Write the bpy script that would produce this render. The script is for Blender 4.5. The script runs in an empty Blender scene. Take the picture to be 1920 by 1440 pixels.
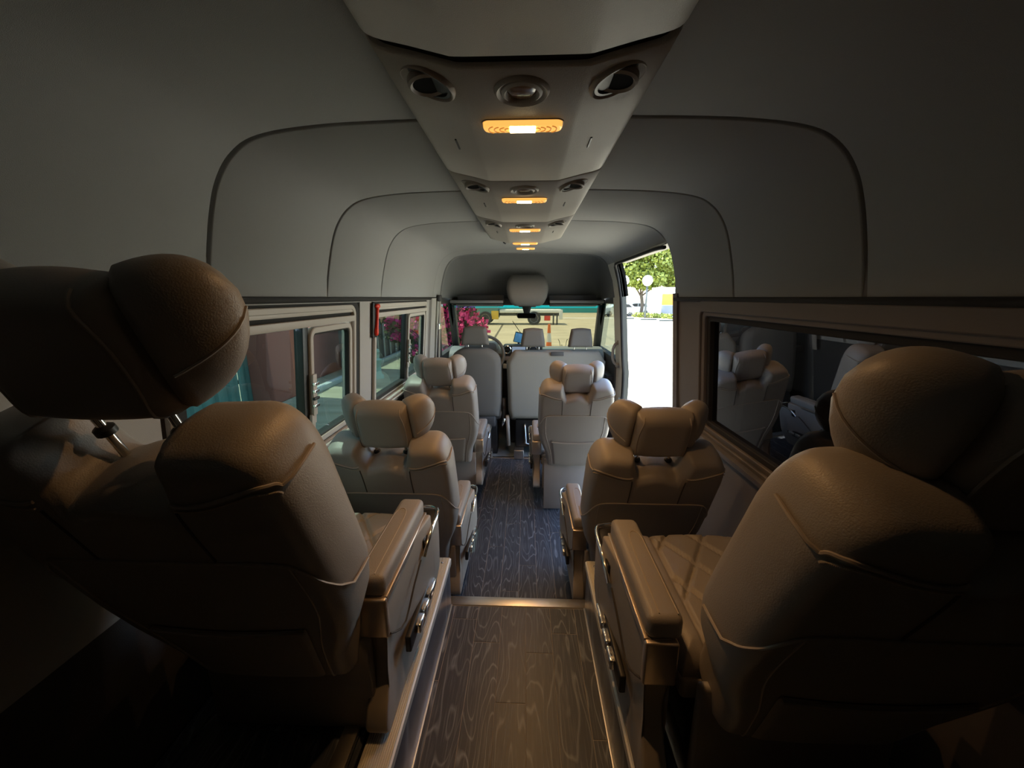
import bpy, bmesh, math, random
import numpy as np
from mathutils import Vector, Matrix

random.seed(7); rng = np.random.default_rng(7)
sc = bpy.context.scene
COL = sc.collection
R = math.radians

# ------------------------------------------------------------ camera
EYE = 1.64
_th = math.atan(163 / 720); _ps = math.atan(27 / 720 * math.cos(_th))
cam = bpy.data.cameras.new('camera'); cam.sensor_width = 36; cam.sensor_fit = 'HORIZONTAL'
cam.lens = 720 / 1920 * 36; cam.clip_start = 0.01; cam.clip_end = 500
cam_o = bpy.data.objects.new('camera', cam); COL.objects.link(cam_o)
cam_o.location = (0, 0, EYE); cam_o.rotation_euler = (R(90) - _th, 0, _ps)
sc.camera = cam_o

# ------------------------------------------------------------ world, sun, exposure
W = bpy.data.worlds.new('sky'); sc.world = W; W.use_nodes = True
nt = W.node_tree
bg = nt.nodes['Background']
sky = nt.nodes.new('ShaderNodeTexSky'); sky.sky_type = 'NISHITA'; sky.sun_disc = False
SUN_EL, SUN_AZ = 70, -80        # azimuth measured clockwise from +Y: high over the van's left side
sky.sun_elevation = R(SUN_EL); sky.sun_rotation = R(SUN_AZ); sky.altitude = 100
sky.air_density = 1.2; sky.dust_density = 1.5
nt.links.new(sky.outputs[0], bg.inputs[0]); bg.inputs[1].default_value = 1.25
sl = bpy.data.lights.new('sun', 'SUN'); sl.energy = 18.0; sl.angle = R(0.6); sl.color = (1, .95, .86)
so = bpy.data.objects.new('sun', sl); COL.objects.link(so)
_d = Vector((math.sin(R(SUN_AZ)) * math.cos(R(SUN_EL)), math.cos(R(SUN_AZ)) * math.cos(R(SUN_EL)), math.sin(R(SUN_EL))))
so.rotation_euler = _d.to_track_quat('Z', 'Y').to_euler(); so.location = (0, 0, 20)
vs = sc.view_settings
vs.view_transform = 'Standard'; vs.look = 'None'; vs.gamma = 1; vs.use_curve_mapping = False
vs.exposure = 0.22
sc.cycles.max_bounces = 8; sc.cycles.diffuse_bounces = 5; sc.cycles.use_adaptive_sampling = True; sc.cycles.adaptive_threshold = .015; sc.cycles.transparent_max_bounces = 16
sc.cycles.use_denoising = True
sc.cycles.sample_clamp_indirect = 8
LAMP_W = 1.4                   # power of each dome lamp

# ------------------------------------------------------------ materials
MATS = {}
def pm(name, col, rough=.5, metal=0., bump=0., bscale=200., var=0., vscale=3., spec=.5, coat=0., sheen=0.):
    m = bpy.data.materials.new(name); m.use_nodes = True; MATS[name] = m
    n = m.node_tree.nodes; l = m.node_tree.links
    b = n['Principled BSDF']
    b.inputs['Base Color'].default_value = (*col, 1); b.inputs['Roughness'].default_value = rough
    b.inputs['Metallic'].default_value = metal; b.inputs['Specular IOR Level'].default_value = spec
    b.inputs['Coat Weight'].default_value = coat; b.inputs['Sheen Weight'].default_value = sheen
    tc = n.new('ShaderNodeTexCoord')
    if var:
        nz = n.new('ShaderNodeTexNoise'); nz.inputs['Scale'].default_value = vscale; nz.inputs['Detail'].default_value = 6
        l.new(tc.outputs['Object'], nz.inputs['Vector'])
        mx = n.new('ShaderNodeMix'); mx.data_type = 'RGBA'
        mx.inputs[6].default_value = tuple(c * (1 - var) for c in col) + (1,)
        mx.inputs[7].default_value = tuple(min(1, c * (1 + var)) for c in col) + (1,)
        l.new(nz.outputs['Fac'], mx.inputs[0]); l.new(mx.outputs[2], b.inputs['Base Color'])
    if bump:
        nb = n.new('ShaderNodeTexNoise'); nb.inputs['Scale'].default_value = bscale; nb.inputs['Detail'].default_value = 3
        l.new(tc.outputs['Object'], nb.inputs['Vector'])
        bp = n.new('ShaderNodeBump'); bp.inputs['Strength'].default_value = bump; bp.inputs['Distance'].default_value = .002
        l.new(nb.outputs['Fac'], bp.inputs['Height']); l.new(bp.outputs[0], b.inputs['Normal'])
    return m

def emat(name, col, strength, base=(.8, .5, .2)):
    m = pm(name, base, .3); b = m.node_tree.nodes['Principled BSDF']
    b.inputs['Emission Color'].default_value = (*col, 1); b.inputs['Emission Strength'].default_value = strength
    return m

def glass(name, tint, ior=1.5):
    m = bpy.data.materials.new(name); m.use_nodes = True; MATS[name] = m
    n = m.node_tree.nodes; l = m.node_tree.links; n.clear()
    out = n.new('ShaderNodeOutputMaterial'); tr = n.new('ShaderNodeBsdfTransparent'); tr.inputs[0].default_value = (*tint, 1)
    gl = n.new('ShaderNodeBsdfGlossy'); gl.inputs['Roughness'].default_value = .01
    lw = n.new('ShaderNodeLayerWeight'); lw.inputs['Blend'].default_value = .5
    pw = n.new('ShaderNodeMath'); pw.operation = 'POWER'; pw.inputs[1].default_value = 5; l.new(lw.outputs['Facing'], pw.inputs[0])
    f0 = ((ior - 1) / (ior + 1)) ** 2 * 2          # two faces of the pane
    fr = n.new('ShaderNodeMath'); fr.operation = 'MULTIPLY_ADD'; fr.inputs[1].default_value = 1 - f0; fr.inputs[2].default_value = f0; l.new(pw.outputs[0], fr.inputs[0])
    mx = n.new('ShaderNodeMixShader')
    l.new(fr.outputs[0], mx.inputs[0]); l.new(tr.outputs[0], mx.inputs[1]); l.new(gl.outputs[0], mx.inputs[2]); l.new(mx.outputs[0], out.inputs[0])
    return m

def woodmat():
    m = bpy.data.materials.new('dark_oak_vinyl'); m.use_nodes = True; MATS['wood'] = m
    n = m.node_tree.nodes; l = m.node_tree.links; b = n['Principled BSDF']
    tc = n.new('ShaderNodeTexCoord'); oi = n.new('ShaderNodeObjectInfo')
    off = n.new('ShaderNodeVectorMath'); off.operation = 'SCALE'; off.inputs[0].default_value = (13.7, 31.3, 7.1)
    l.new(oi.outputs['Random'], off.inputs['Scale'])
    ad = n.new('ShaderNodeVectorMath'); ad.operation = 'ADD'; l.new(tc.outputs['Object'], ad.inputs[0]); l.new(off.outputs[0], ad.inputs[1])
    mp = n.new('ShaderNodeMapping'); mp.inputs['Scale'].default_value = (9, 1.5, 1); l.new(ad.outputs[0], mp.inputs[0])
    nz = n.new('ShaderNodeTexNoise'); nz.inputs['Scale'].default_value = 1; nz.inputs['Detail'].default_value = 2.2; nz.inputs['Roughness'].default_value = .38
    l.new(mp.outputs[0], nz.inputs[0])
    mu = n.new('ShaderNodeMath'); mu.operation = 'MULTIPLY'; mu.inputs[1].default_value = 17; l.new(nz.outputs['Fac'], mu.inputs[0])
    fr = n.new('ShaderNodeMath'); fr.operation = 'FRACT'; l.new(mu.outputs[0], fr.inputs[0])
    rp = n.new('ShaderNodeValToRGB'); e = rp.color_ramp.elements
    e[0].position = 0; e[0].color = (0, 0, 0, 1); e[1].position = 1; e[1].color = (0, 0, 0, 1)
    for p, v in ((.38, 0), (.5, 1), (.62, 0)):
        q = e.new(p); q.color = (v, v, v, 1)
    l.new(fr.outputs[0], rp.inputs[0])
    mp2 = n.new('ShaderNodeMapping'); mp2.inputs['Scale'].default_value = (260, 9, 1); l.new(ad.outputs[0], mp2.inputs[0])
    n2 = n.new('ShaderNodeTexNoise'); n2.inputs['Scale'].default_value = 1; n2.inputs['Detail'].default_value = 4; l.new(mp2.outputs[0], n2.inputs[0])
    r2 = n.new('ShaderNodeValToRGB'); r2.color_ramp.elements[0].position = .5; r2.color_ramp.elements[1].position = .72; l.new(n2.outputs['Fac'], r2.inputs[0])
    mp3 = n.new('ShaderNodeMapping'); mp3.inputs['Scale'].default_value = (14, 2.5, 1); l.new(ad.outputs[0], mp3.inputs[0])
    n3 = n.new('ShaderNodeTexNoise'); n3.inputs['Scale'].default_value = 1; l.new(mp3.outputs[0], n3.inputs[0])
    f1 = n.new('ShaderNodeMath'); f1.operation = 'MULTIPLY'; l.new(rp.outputs[0], f1.inputs[0]); l.new(n3.outputs['Fac'], f1.inputs[1])
    f2 = n.new('ShaderNodeMath'); f2.operation = 'MULTIPLY_ADD'; f2.inputs[1].default_value = .28; l.new(r2.outputs[0], f2.inputs[0]); l.new(f1.outputs[0], f2.inputs[2])
    mx = n.new('ShaderNodeMix'); mx.data_type = 'RGBA'
    mx.inputs[6].default_value = (.044, .053, .071, 1); mx.inputs[7].default_value = (.28, .315, .36, 1)
    l.new(f2.outputs[0], mx.inputs[0]); l.new(mx.outputs[2], b.inputs['Base Color'])
    b.inputs['Roughness'].default_value = .36
    bp = n.new('ShaderNodeBump'); bp.inputs['Strength'].default_value = .25; bp.inputs['Distance'].default_value = .001
    l.new(f2.outputs[0], bp.inputs['Height']); l.new(bp.outputs[0], b.inputs['Normal'])
    return m

LEATHER = pm('taupe_leather', (.312, .290, .270), .44, bump=.25, bscale=420, var=.06, vscale=6)
LEATHER_T = pm('seat_fabric_leather', (.29, .270, .252), .55, bump=.3, bscale=500)
PIPING = pm('leather_piping', (.38, .34, .305), .5)
STITCH = pm('seam_thread', (.42, .36, .29), .6)
SEAMD = pm('dark_seam', (.05, .045, .04), .7)
SKIRT = pm('seat_skirt', (.27, .255, .245), .6, bump=.2, bscale=300, var=.12, vscale=9)
SHELL = pm('armrest_plastic', (.33, .30, .265), .5, bump=.15, bscale=700)
CHAMP = pm('champagne_metal', (.62, .53, .44), .30, .85)
CHROME = pm('chrome', (.85, .85, .84), .12, 1)
ALU = pm('brushed_aluminium', (.74, .72, .68), .34, 1, bump=.1, bscale=300)
BLACK = pm('black_plastic', (.012, .012, .012), .45)
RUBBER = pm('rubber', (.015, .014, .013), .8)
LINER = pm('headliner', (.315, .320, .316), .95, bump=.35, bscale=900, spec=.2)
DUCTM = pm('duct_cover', (.40, .38, .345), .5, bump=.35, bscale=800, spec=.4)
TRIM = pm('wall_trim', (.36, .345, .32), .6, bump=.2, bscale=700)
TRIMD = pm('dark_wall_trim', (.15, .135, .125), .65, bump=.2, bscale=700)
WFRAME = pm('window_frame', (.46, .43, .385), .45)
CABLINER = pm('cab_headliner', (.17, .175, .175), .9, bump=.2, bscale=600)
CABDARK = pm('cab_dark_plastic', (.05, .05, .052), .6)
CLOTH = pm('grey_seat_cloth', (.235, .228, .205), .9, bump=.4, bscale=900, spec=.2)
CLOTHD = pm('grey_head_cloth', (.135, .128, .120), .9, bump=.4, bscale=900, spec=.2)
CABMAT = pm('cab_floor_mat', (.17, .20, .21), .6, bump=.3, bscale=80)
VOID = pm('dark_backing', (.01, .01, .01), .9, spec=.05)
JOINT = pm('floor_joint', (.30, .28, .26), .6)  # pale grey paints the glint of light on the plank bevels
RED = pm('red_plastic', (.75, .04, .015), .4)
WOOD = woodmat()
GL_SIDE = glass('green_tinted_glass', (.095, .142, .120))
GL_DARK = glass('dark_privacy_glass', (.05, .05, .05), 1.9)
GL_WS = glass('windscreen_glass', (.15, .142, .092))
GL_BAND = glass('windscreen_shade_band', (.06, .30, .28))
GL_DOOR = glass('cab_door_glass', (.15, .17, .14))
LAMP_LENS = emat('amber_lens', (1, .48, .10), .95, (.8, .5, .2))
LAMP_CORE = emat('lamp_bulb', (1, .74, .36), 22, (1, .9, .7))
LAMP_RIDGE = emat('amber_lens_ridge', (1, .38, .06), .35, (.6, .35, .12))

# ------------------------------------------------------------ mesh helpers
def mk(name, V, F, mat, parent=None, smooth=True, recalc=True, loc=None, label=None, sharp=None):
    me = bpy.data.meshes.new(name); me.from_pydata([tuple(v) for v in V], [], [tuple(f) for f in F])
    if recalc:
        bm = bmesh.new(); bm.from_mesh(me); bmesh.ops.recalc_face_normals(bm, faces=bm.faces); bm.to_mesh(me); bm.free()
    me.materials.append(mat)
    if smooth:
        me.polygons.foreach_set('use_smooth', [True] * len(me.polygons))
        if sharp:
            me.set_sharp_from_angle(angle=R(sharp))
    return place(name, me, parent, loc, label)

def place(name, me, parent=None, loc=None, label=None):
    o = bpy.data.objects.new(name, me); COL.objects.link(o)
    if parent is not None: o.parent = parent
    if loc is not None: o.location = loc
    if label: o['label'] = label
    return o

def empty(name, loc=(0, 0, 0), rz=0.):
    o = bpy.data.objects.new(name, None); COL.objects.link(o); o.location = loc; o.rotation_euler = (0, 0, rz); o.empty_display_size = .05
    return o

def tag(o, label=None, cat=None, group=None, kind=None):
    if label: o['label'] = label
    if cat: o['category'] = cat
    if group: o['group'] = group
    if kind: o['kind'] = kind
    return o

def bbox_geo(x0, x1, y0, y1, z0, z1, bev=0., seg=2):
    bm = bmesh.new(); bmesh.ops.create_cube(bm, size=1)
    for v in bm.verts:
        v.co = Vector(((x0 + x1) / 2 + v.co.x * (x1 - x0), (y0 + y1) / 2 + v.co.y * (y1 - y0), (z0 + z1) / 2 + v.co.z * (z1 - z0)))
    if bev: bmesh.ops.bevel(bm, geom=bm.edges[:], offset=bev, segments=seg, affect='EDGES', profile=.5)
    bm.verts.ensure_lookup_table()
    V = [v.co.copy() for v in bm.verts]; F = [[v.index for v in f.verts] for f in bm.faces]; bm.free()
    return V, F

def box(name, b, mat, parent=None, bev=.004, seg=2, fn=None, label=None):
    V, F = bbox_geo(*b, bev=bev, seg=seg)
    if fn: V = [fn(v) for v in V]
    return mk(name, V, F, mat, parent, label=label, sharp=50)

def join(*parts):
    V, F = [], []
    for v, f in parts:
        k = len(V); V += list(v); F += [[i + k for i in q] for q in f]
    return V, F

def tube_geo(path, r, n=8, closed=False, flat=1.0):
    P = [Vector(p) for p in path]; m = len(P); V = []; F = []
    t0 = None; nrm = None
    for i, p in enumerate(P):
        if closed: t = P[(i + 1) % m] - P[i - 1]
        else: t = P[min(i + 1, m - 1)] - P[max(i - 1, 0)]
        t.normalize()
        if nrm is None:
            a = Vector((0, 0, 1)) if abs(t.z) < .9 else Vector((1, 0, 0))
            nrm = t.cross(a).normalized()
        else:
            nrm = (nrm - t * nrm.dot(t)); nrm = nrm.normalized() if nrm.length > 1e-6 else t.orthogonal().normalized()
        bn = t.cross(nrm)
        rr = r[i] if isinstance(r, (list, tuple)) else r
        for k in range(n):
            a = 2 * math.pi * k / n
            V.append(p + nrm * math.cos(a) * rr + bn * math.sin(a) * rr * flat)
    for i in range(m if closed else m - 1):
        for k in range(n):
            F.append([i * n + k, i * n + (k + 1) % n, ((i + 1) % m) * n + (k + 1) % n, ((i + 1) % m) * n + k])
    if not closed:
        F.append(list(range(n))[::-1]); F.append([(m - 1) * n + k for k in range(n)])
    return V, F

def tube(name, path, r, mat, parent=None, n=8, closed=False, flat=1.0, label=None):
    V, F = tube_geo(path, r, n, closed, flat); return mk(name, V, F, mat, parent, label=label)

def prism_geo(outline, a0, a1, axis='x', bev=0., seg=2):
    """outline: 2D points in the plane normal to axis, extruded from a0 to a1"""
    def p3(u, v, a): return {'x': (a, u, v), 'y': (u, a, v), 'z': (u, v, a)}[axis]
    bm = bmesh.new()
    vs_ = [bm.verts.new(p3(u, v, a0)) for u, v in outline]; f = bm.faces.new(vs_)
    ex = bmesh.ops.extrude_face_region(bm, geom=[f])
    d = Vector(p3(0, 0, a1)) - Vector(p3(0, 0, a0))
    d = Vector({'x': (a1 - a0, 0, 0), 'y': (0, a1 - a0, 0), 'z': (0, 0, a1 - a0)}[axis])
    bmesh.ops.translate(bm, verts=[v for v in ex['geom'] if isinstance(v, bmesh.types.BMVert)], vec=d)
    bmesh.ops.recalc_face_normals(bm, faces=bm.faces)
    if bev:
        ee = [e for e in bm.edges if e.calc_face_angle(0) > R(60)]
        bmesh.ops.bevel(bm, geom=ee, offset=bev, segments=seg, affect='EDGES', profile=.5, clamp_overlap=True)
    bm.verts.ensure_lookup_table(); bm.verts.index_update()
    V = [v.co.copy() for v in bm.verts]; F = [[v.index for v in f.verts] for f in bm.faces]; bm.free()
    return V, F

def prism(name, outline, a0, a1, axis, mat, parent=None, bev=.003, seg=2, fn=None, label=None):
    V, F = prism_geo(outline, a0, a1, axis, bev, seg)
    if fn: V = [fn(v) for v in V]
    return mk(name, V, F, mat, parent, label=label, sharp=40)

def lathe_geo(prof, n=24, M=None):
    V, F = [], []; m = len(prof)
    for r, z in prof:
        for k in range(n):
            a = 2 * math.pi * k / n; V.append(Vector((r * math.cos(a), r * math.sin(a), z)))
    for i in range(m - 1):
        for k in range(n): F.append([i * n + k, i * n + (k + 1) % n, (i + 1) * n + (k + 1) % n, (i + 1) * n + k])
    if prof[0][0] > 1e-6: F.append(list(range(n))[::-1])
    if prof[-1][0] > 1e-6: F.append([(m - 1) * n + k for k in range(n)])
    if M is not None: V = [M @ v for v in V]
    return V, F

def lathe(name, prof, mat, parent=None, n=24, M=None, label=None):
    V, F = lathe_geo(prof, n, M); return mk(name, V, F, mat, parent, label=label, sharp=45)

def loft_geo(rings, cap=True):
    n = len(rings[0]); V = [v for r in rings for v in r]; F = []
    for i in range(len(rings) - 1):
        for k in range(n): F.append([i * n + k, i * n + (k + 1) % n, (i + 1) * n + (k + 1) % n, (i + 1) * n + k])
    if cap: F.append(list(range(n))[::-1]); F.append([(len(rings) - 1) * n + k for k in range(n)])
    return V, F

def spline(P, n=8):
    P = [np.array(p, float) for p in P]; out = []
    for i in range(len(P) - 1):
        p0 = P[max(i - 1, 0)]; p1 = P[i]; p2 = P[i + 1]; p3 = P[min(i + 2, len(P) - 1)]
        for k in range(n):
            t = k / n
            out.append(.5 * ((2 * p1) + (-p0 + p2) * t + (2 * p0 - 5 * p1 + 4 * p2 - p3) * t * t + (-p0 + 3 * p1 - 3 * p2 + p3) * t ** 3))
    out.append(P[-1]); return [tuple(float(c) for c in q) for q in out]

def rrect(u0, u1, v0, v1, r, n=6):
    out = []
    for cu, cv, a in ((u1 - r, v1 - r, 0), (u0 + r, v1 - r, 90), (u0 + r, v0 + r, 180), (u1 - r, v0 + r, 270)):
        for k in range(n + 1):
            t = R(a + 90 * k / n); out.append((cu + r * math.cos(t), cv + r * math.sin(t)))
    return out

def smooth(a, b, x):
    t = min(1, max(0, (x - a) / (b - a))); return t * t * (3 - 2 * t)

class Pillow:
    """a stuffed panel: outline half-width hw(z), top edge ztop(x), rounded edges; two skinned sheets"""
    def __init__(s, hw, ztop, zbot, r, Tb, Tf, hmax, nu=41, nv=41, bend=0., power=2., extra=None):
        u = -np.cos(np.linspace(0, math.pi, nu)) * .55 + np.linspace(-1, 1, nu) * .45
        v = .5 * (1 - np.cos(np.linspace(0, math.pi, nv))) * .6 + np.linspace(0, 1, nv) * .4
        X = np.zeros((nv, nu)); Z = np.zeros((nv, nu))
        for j in range(nu):
            zt = ztop(u[j] * hmax); zb = zbot(u[j] * hmax) if callable(zbot) else zbot
            for i in range(nv):
                Z[i, j] = zb + v[i] * (zt - zb); X[i, j] = u[j] * hw(Z[i, j])
        s.bnd = np.array([(X[0, j], Z[0, j]) for j in range(nu)] + [(X[i, -1], Z[i, -1]) for i in range(1, nv)] +
                         [(X[-1, j], Z[-1, j]) for j in range(nu - 2, -1, -1)] + [(X[i, 0], Z[i, 0]) for i in range(nv - 2, 0, -1)])
        s.r, s.Tb, s.Tf, s.bend, s.power, s.extra = r, Tb, Tf, bend, power, extra
        s.X, s.Z, s.nu, s.nv = X, Z, nu, nv
    def dist(s, P):
        A = s.bnd; B = np.roll(A, -1, 0); d = B - A; L = (d * d).sum(1); L[L < 1e-12] = 1e-12
        q = P[:, None, :] - A[None]; t = np.clip((q * d[None]).sum(2) / L[None], 0, 1)
        c = q - t[..., None] * d[None]
        return np.sqrt((c * c).sum(2)).min(1)
    def sheets(s, x, z):
        P = np.stack([np.ravel(x), np.ravel(z)], 1); d = s.dist(P)
        e = (1 - (1 - np.clip(d / s.r, 0, 1)) ** s.power) ** (1 / s.power)
        base = s.bend * P[:, 0] ** 2
        yb = base - s.Tb * e; yf = base + s.Tf * e
        if s.extra is not None: yf = yf + s.extra(P[:, 0], P[:, 1]) * e
        return yb, yf
    def back(s, x, z, out=0.):
        return float(s.sheets(np.array([x]), np.array([z]))[0][0]) - out
    def geo(s, fn):
        yb, yf = s.sheets(s.X, s.Z); nu, nv = s.nu, s.nv
        xs, zs = np.ravel(s.X), np.ravel(s.Z)
        V = [fn(xs[k], yb[k], zs[k]) for k in range(nu * nv)]; F = []
        idx = {}
        for i in range(nv):
            for j in range(nu):
                k = i * nu + j
                if i in (0, nv - 1) or j in (0, nu - 1): idx[k] = k
                else: idx[k] = len(V); V.append(fn(xs[k], yf[k], zs[k]))
        for i in range(nv - 1):
            for j in range(nu - 1):
                a, b, c, d = i * nu + j, i * nu + j + 1, (i + 1) * nu + j + 1, (i + 1) * nu + j
                F.append([a, d, c, b]); F.append([idx[a], idx[b], idx[c], idx[d]])
        return V, F

# ============================================================ THE VAN'S SHELL
def wx(z):                                             # inner face of the side walls
    return float(np.interp(z, [0, .95, 1.03, 1.62, 1.80], [.90, .90, .886, .834, .818]))

ARCH_R = spline([(.830, 1.64), (.812, 1.74), (.786, 1.845), (.756, 1.92), (.710, 1.977), (.640, 2.013), (.50, 2.032), (.30, 2.040), (0, 2.044)], 6)
ARCH = ARCH_R + [(-x, z) for x, z in ARCH_R[-2::-1]]    # right foot -> crown -> left foot
DOOR_CUT = next(i for i, p in enumerate(ARCH) if p[1] > 1.915)

def arch_normals(P):
    out = []
    for i in range(len(P)):
        a = P[max(i - 1, 0)]; b = P[min(i + 1, len(P) - 1)]
        t = Vector((b[0] - a[0], b[1] - a[1])).normalized(); out.append((t.y, -t.x))
    return out
ARCH_N = arch_normals(ARCH)

def arch_panel(name, y0, y1, rows, mat, parent, i0=0):
    V, F = [], []; n = len(ARCH) - i0
    for y, o in rows:
        for i in range(i0, len(ARCH)):
            x, z = ARCH[i]; nx, nz = ARCH_N[i]; V.append((x + nx * o, y, z + nz * o))
    m = len(rows)
    for j in range(m - 1):
        for i in range(n - 1): F.append([j * n + i, j * n + i + 1, (j + 1) * n + i + 1, (j + 1) * n + i])
    # close towards the outside
    for j in (0, ):
        for i in range(n - 1): F.append([(m - 1) * n + i, (m - 1) * n + i + 1, i + 1, i])
    return mk(name, V, F, mat, parent, sharp=50)

def lrows(y0, y1, e=.005, t=.016):
    return [(y0, t), (y0, e), (y0 + e * .3, e * .3), (y0 + e, 0), ((y0 + y1) / 2, 0), (y1 - e, 0), (y1 - e * .3, e * .3), (y1, e), (y1, t)]

ceiling = tag(empty('ceiling', (0, 0, 0)), 'grey fabric headliner of arched panels over the cabin', 'ceiling', kind='structure')
seams = [-1.2, -.24, .38, 1.0, 1.61, 2.22]
for a, b in zip(seams[:-1], seams[1:]):
    arch_panel('ceiling_panel', a, b, lrows(a + .0065, b - .0065, .004), LINER, ceiling)
arch_panel('ceiling_panel', 2.22, 3.47, lrows(2.2260, 3.47), LINER, ceiling, DOOR_CUT)
arch_panel('ceiling_panel', 3.47, 3.74, [(3.47, .016), (3.47, 0), (3.6, 0), (3.74, 0), (3.74, .016)], LINER, ceiling)
for a, b, c in ((-1.25, 2.23, 0), (2.23, 3.47, DOOR_CUT), (3.47, 4.0, 0)):
    arch_panel('ceiling_backing', a, b, [(a, .06), (a, .018), (b, .018), (b, .06)], VOID, ceiling, c)

# side walls -------------------------------------------------
def wallgeo(s, y0, y1, z0, z1, o0=0., o1=.05, nz=5, fx=wx):
    V, F = [], []
    for y in (y0, y1):
        for k in range(nz + 1):
            z = z0 + (z1 - z0) * k / nz
            V.append((s * (fx(z) + o0), y, z)); V.append((s * (fx(z) + o1), y, z))
    n = 2 * (nz + 1)
    for k in range(nz):
        a = 2 * k; b = a + 2
        F += [[a, b, n + b, n + a], [a + 1, n + a + 1, n + b + 1, b + 1], [a, a + 1, b + 1, b], [n + a, n + b, n + b + 1, n + a + 1]]
    F += [[0, n, n + 1, 1], [n - 2, n - 1, 2 * n - 1, 2 * n - 2]]
    return V, F

def wall(name, s, pieces, mat, label):
    g = join(*[wallgeo(s, *p) for p in pieces])
    o = mk(name, *g, mat, smooth=False); tag(o, label, 'wall', kind='structure'); return o

Z0, Z1 = 1.0, 1.615
WALLSHADE = pm('wall_painted_shade', (.045, .042, .04), .9, bump=.4, bscale=500)  # near-black colour paints the deep shade low behind the seats
wall('wall_left_lower', -1, [(-1.2, 3.75, 0, Z0 - .06)], WALLSHADE, 'lower left wall below the windows, shade painted into its dark colour')
wall('wall_left', -1, [(-1.2, 3.75, Z0 - .06, Z0), (-1.2, 3.75, Z1, 1.74), (-1.2, .83, Z0, Z1), (1.94, 2.09, Z0, Z1), (3.27, 3.75, Z0, Z1)], TRIM, 'grey trimmed left side wall below the headliner')
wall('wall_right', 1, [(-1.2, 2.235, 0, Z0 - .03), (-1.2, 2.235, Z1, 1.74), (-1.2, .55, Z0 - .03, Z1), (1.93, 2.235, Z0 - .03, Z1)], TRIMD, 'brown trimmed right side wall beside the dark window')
def axz(z): return float(np.interp(z, [p[1] for p in ARCH_R][:20], [p[0] for p in ARCH_R][:20])) if z > 1.64 else wx(z)
jamb = mk('wall_front_right', *join(wallgeo(1, 3.48, 3.80, .0, 1.93, 0, .04, 14, axz)), pm('door_lit_pillar_trim', (.62, .61, .54), .6), sharp=30)  # lighter than the wall trim: light from the door painted into the colour
tag(jamb, 'pillar trim in front of the open sliding door, door light painted into its pale colour', 'pillar', kind='structure')
box('wall_rear', (-.95, .95, -1.26, -1.2, 0, 2.1), CABDARK, bev=0); tag(bpy.data.objects['wall_rear'], 'dark rear wall behind the last row', 'wall', kind='structure')
# rounded lower hem along the headliner foot, black to paint the shadow gap
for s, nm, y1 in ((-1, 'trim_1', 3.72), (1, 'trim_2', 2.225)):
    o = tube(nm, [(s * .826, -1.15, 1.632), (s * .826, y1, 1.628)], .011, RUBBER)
    tag(o, 'hem along the headliner above the %s windows, black to paint the shadow gap' % ('left' if s < 0 else 'right'), 'trim', kind='structure')

# floors -----------------------------------------------------
def planks(parent, x0, x1, y0, y1, ztop, wdt, phase, cuts, tk=.006):
    k = math.floor((x0 - phase) / wdt); cache = {}
    while phase + k * wdt < x1 - .01:
        a = max(x0, phase + k * wdt); b = min(x1, phase + (k + 1) * wdt)
        ys = [y0] + sorted(c for c in cuts[k % len(cuts)] if y0 < c < y1) + [y1]
        for c, d in zip(ys[:-1], ys[1:]):
            w_, l_ = b - a - .0022, d - c - .0022
            key = (round(w_, 4), round(l_, 4))
            if key not in cache:
                V, F = bbox_geo(-w_ / 2, w_ / 2, -l_ / 2, l_ / 2, -tk, 0, bev=.0008, seg=1)
                me = bpy.data.meshes.new('plank'); me.from_pydata(V, [], F); me.materials.append(WOOD); cache[key] = me
            place('plank', cache[key], parent, ((a + b) / 2, (c + d) / 2, ztop))
        k += 1

def base(name, b, mat, parent): return box(name, b, mat, parent, bev=0)
floor = tag(empty('floor', (0, 2.6, 0)), 'dark oak plank floor of the front aisle', 'floor', kind='structure')
def child_off(parent, o): o.location = Vector(o.location) - Vector(parent.location)
sub = base('subfloor', (-.90, .90, 1.40 - 2.6, 3.78 - 2.6, -.06, -.0012), JOINT, floor)
def planks_at(parent, *a, **k):
    before = set(bpy.data.objects); planks(parent, *a, **k)
    for o in set(bpy.data.objects) - before: child_off(parent, o)
planks_at(floor, -.88, .88, 1.50, 3.735, 0, .105, -.031, [(2.1, 2.9), (1.78, 3.1), (2.45, 3.3), (1.95, 2.75), (1.68, 2.6), (2.28, 3.2), (1.88, 2.55)])
rfloor = tag(empty('raised_floor', (-.03, .6, .31)), 'dark oak plank floor of the raised rear aisle', 'floor', kind='structure')
V, F = bbox_geo(-.345, .283, -1.2, 1.478, 0, .3088); V = [v - Vector((-.03, .6, .31)) for v in V]
mk('subfloor', V, F, JOINT, rfloor, smooth=False)
planks_at(rfloor, -.345, .283, -1.18, 1.43, .31, .1035, .009, [(1.21,), (.55, 1.3), (.92, .2), (.84, -.2), (1.09, .3), (.62, 1.36), (1.25, .35), (1.02, .1)])

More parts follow.
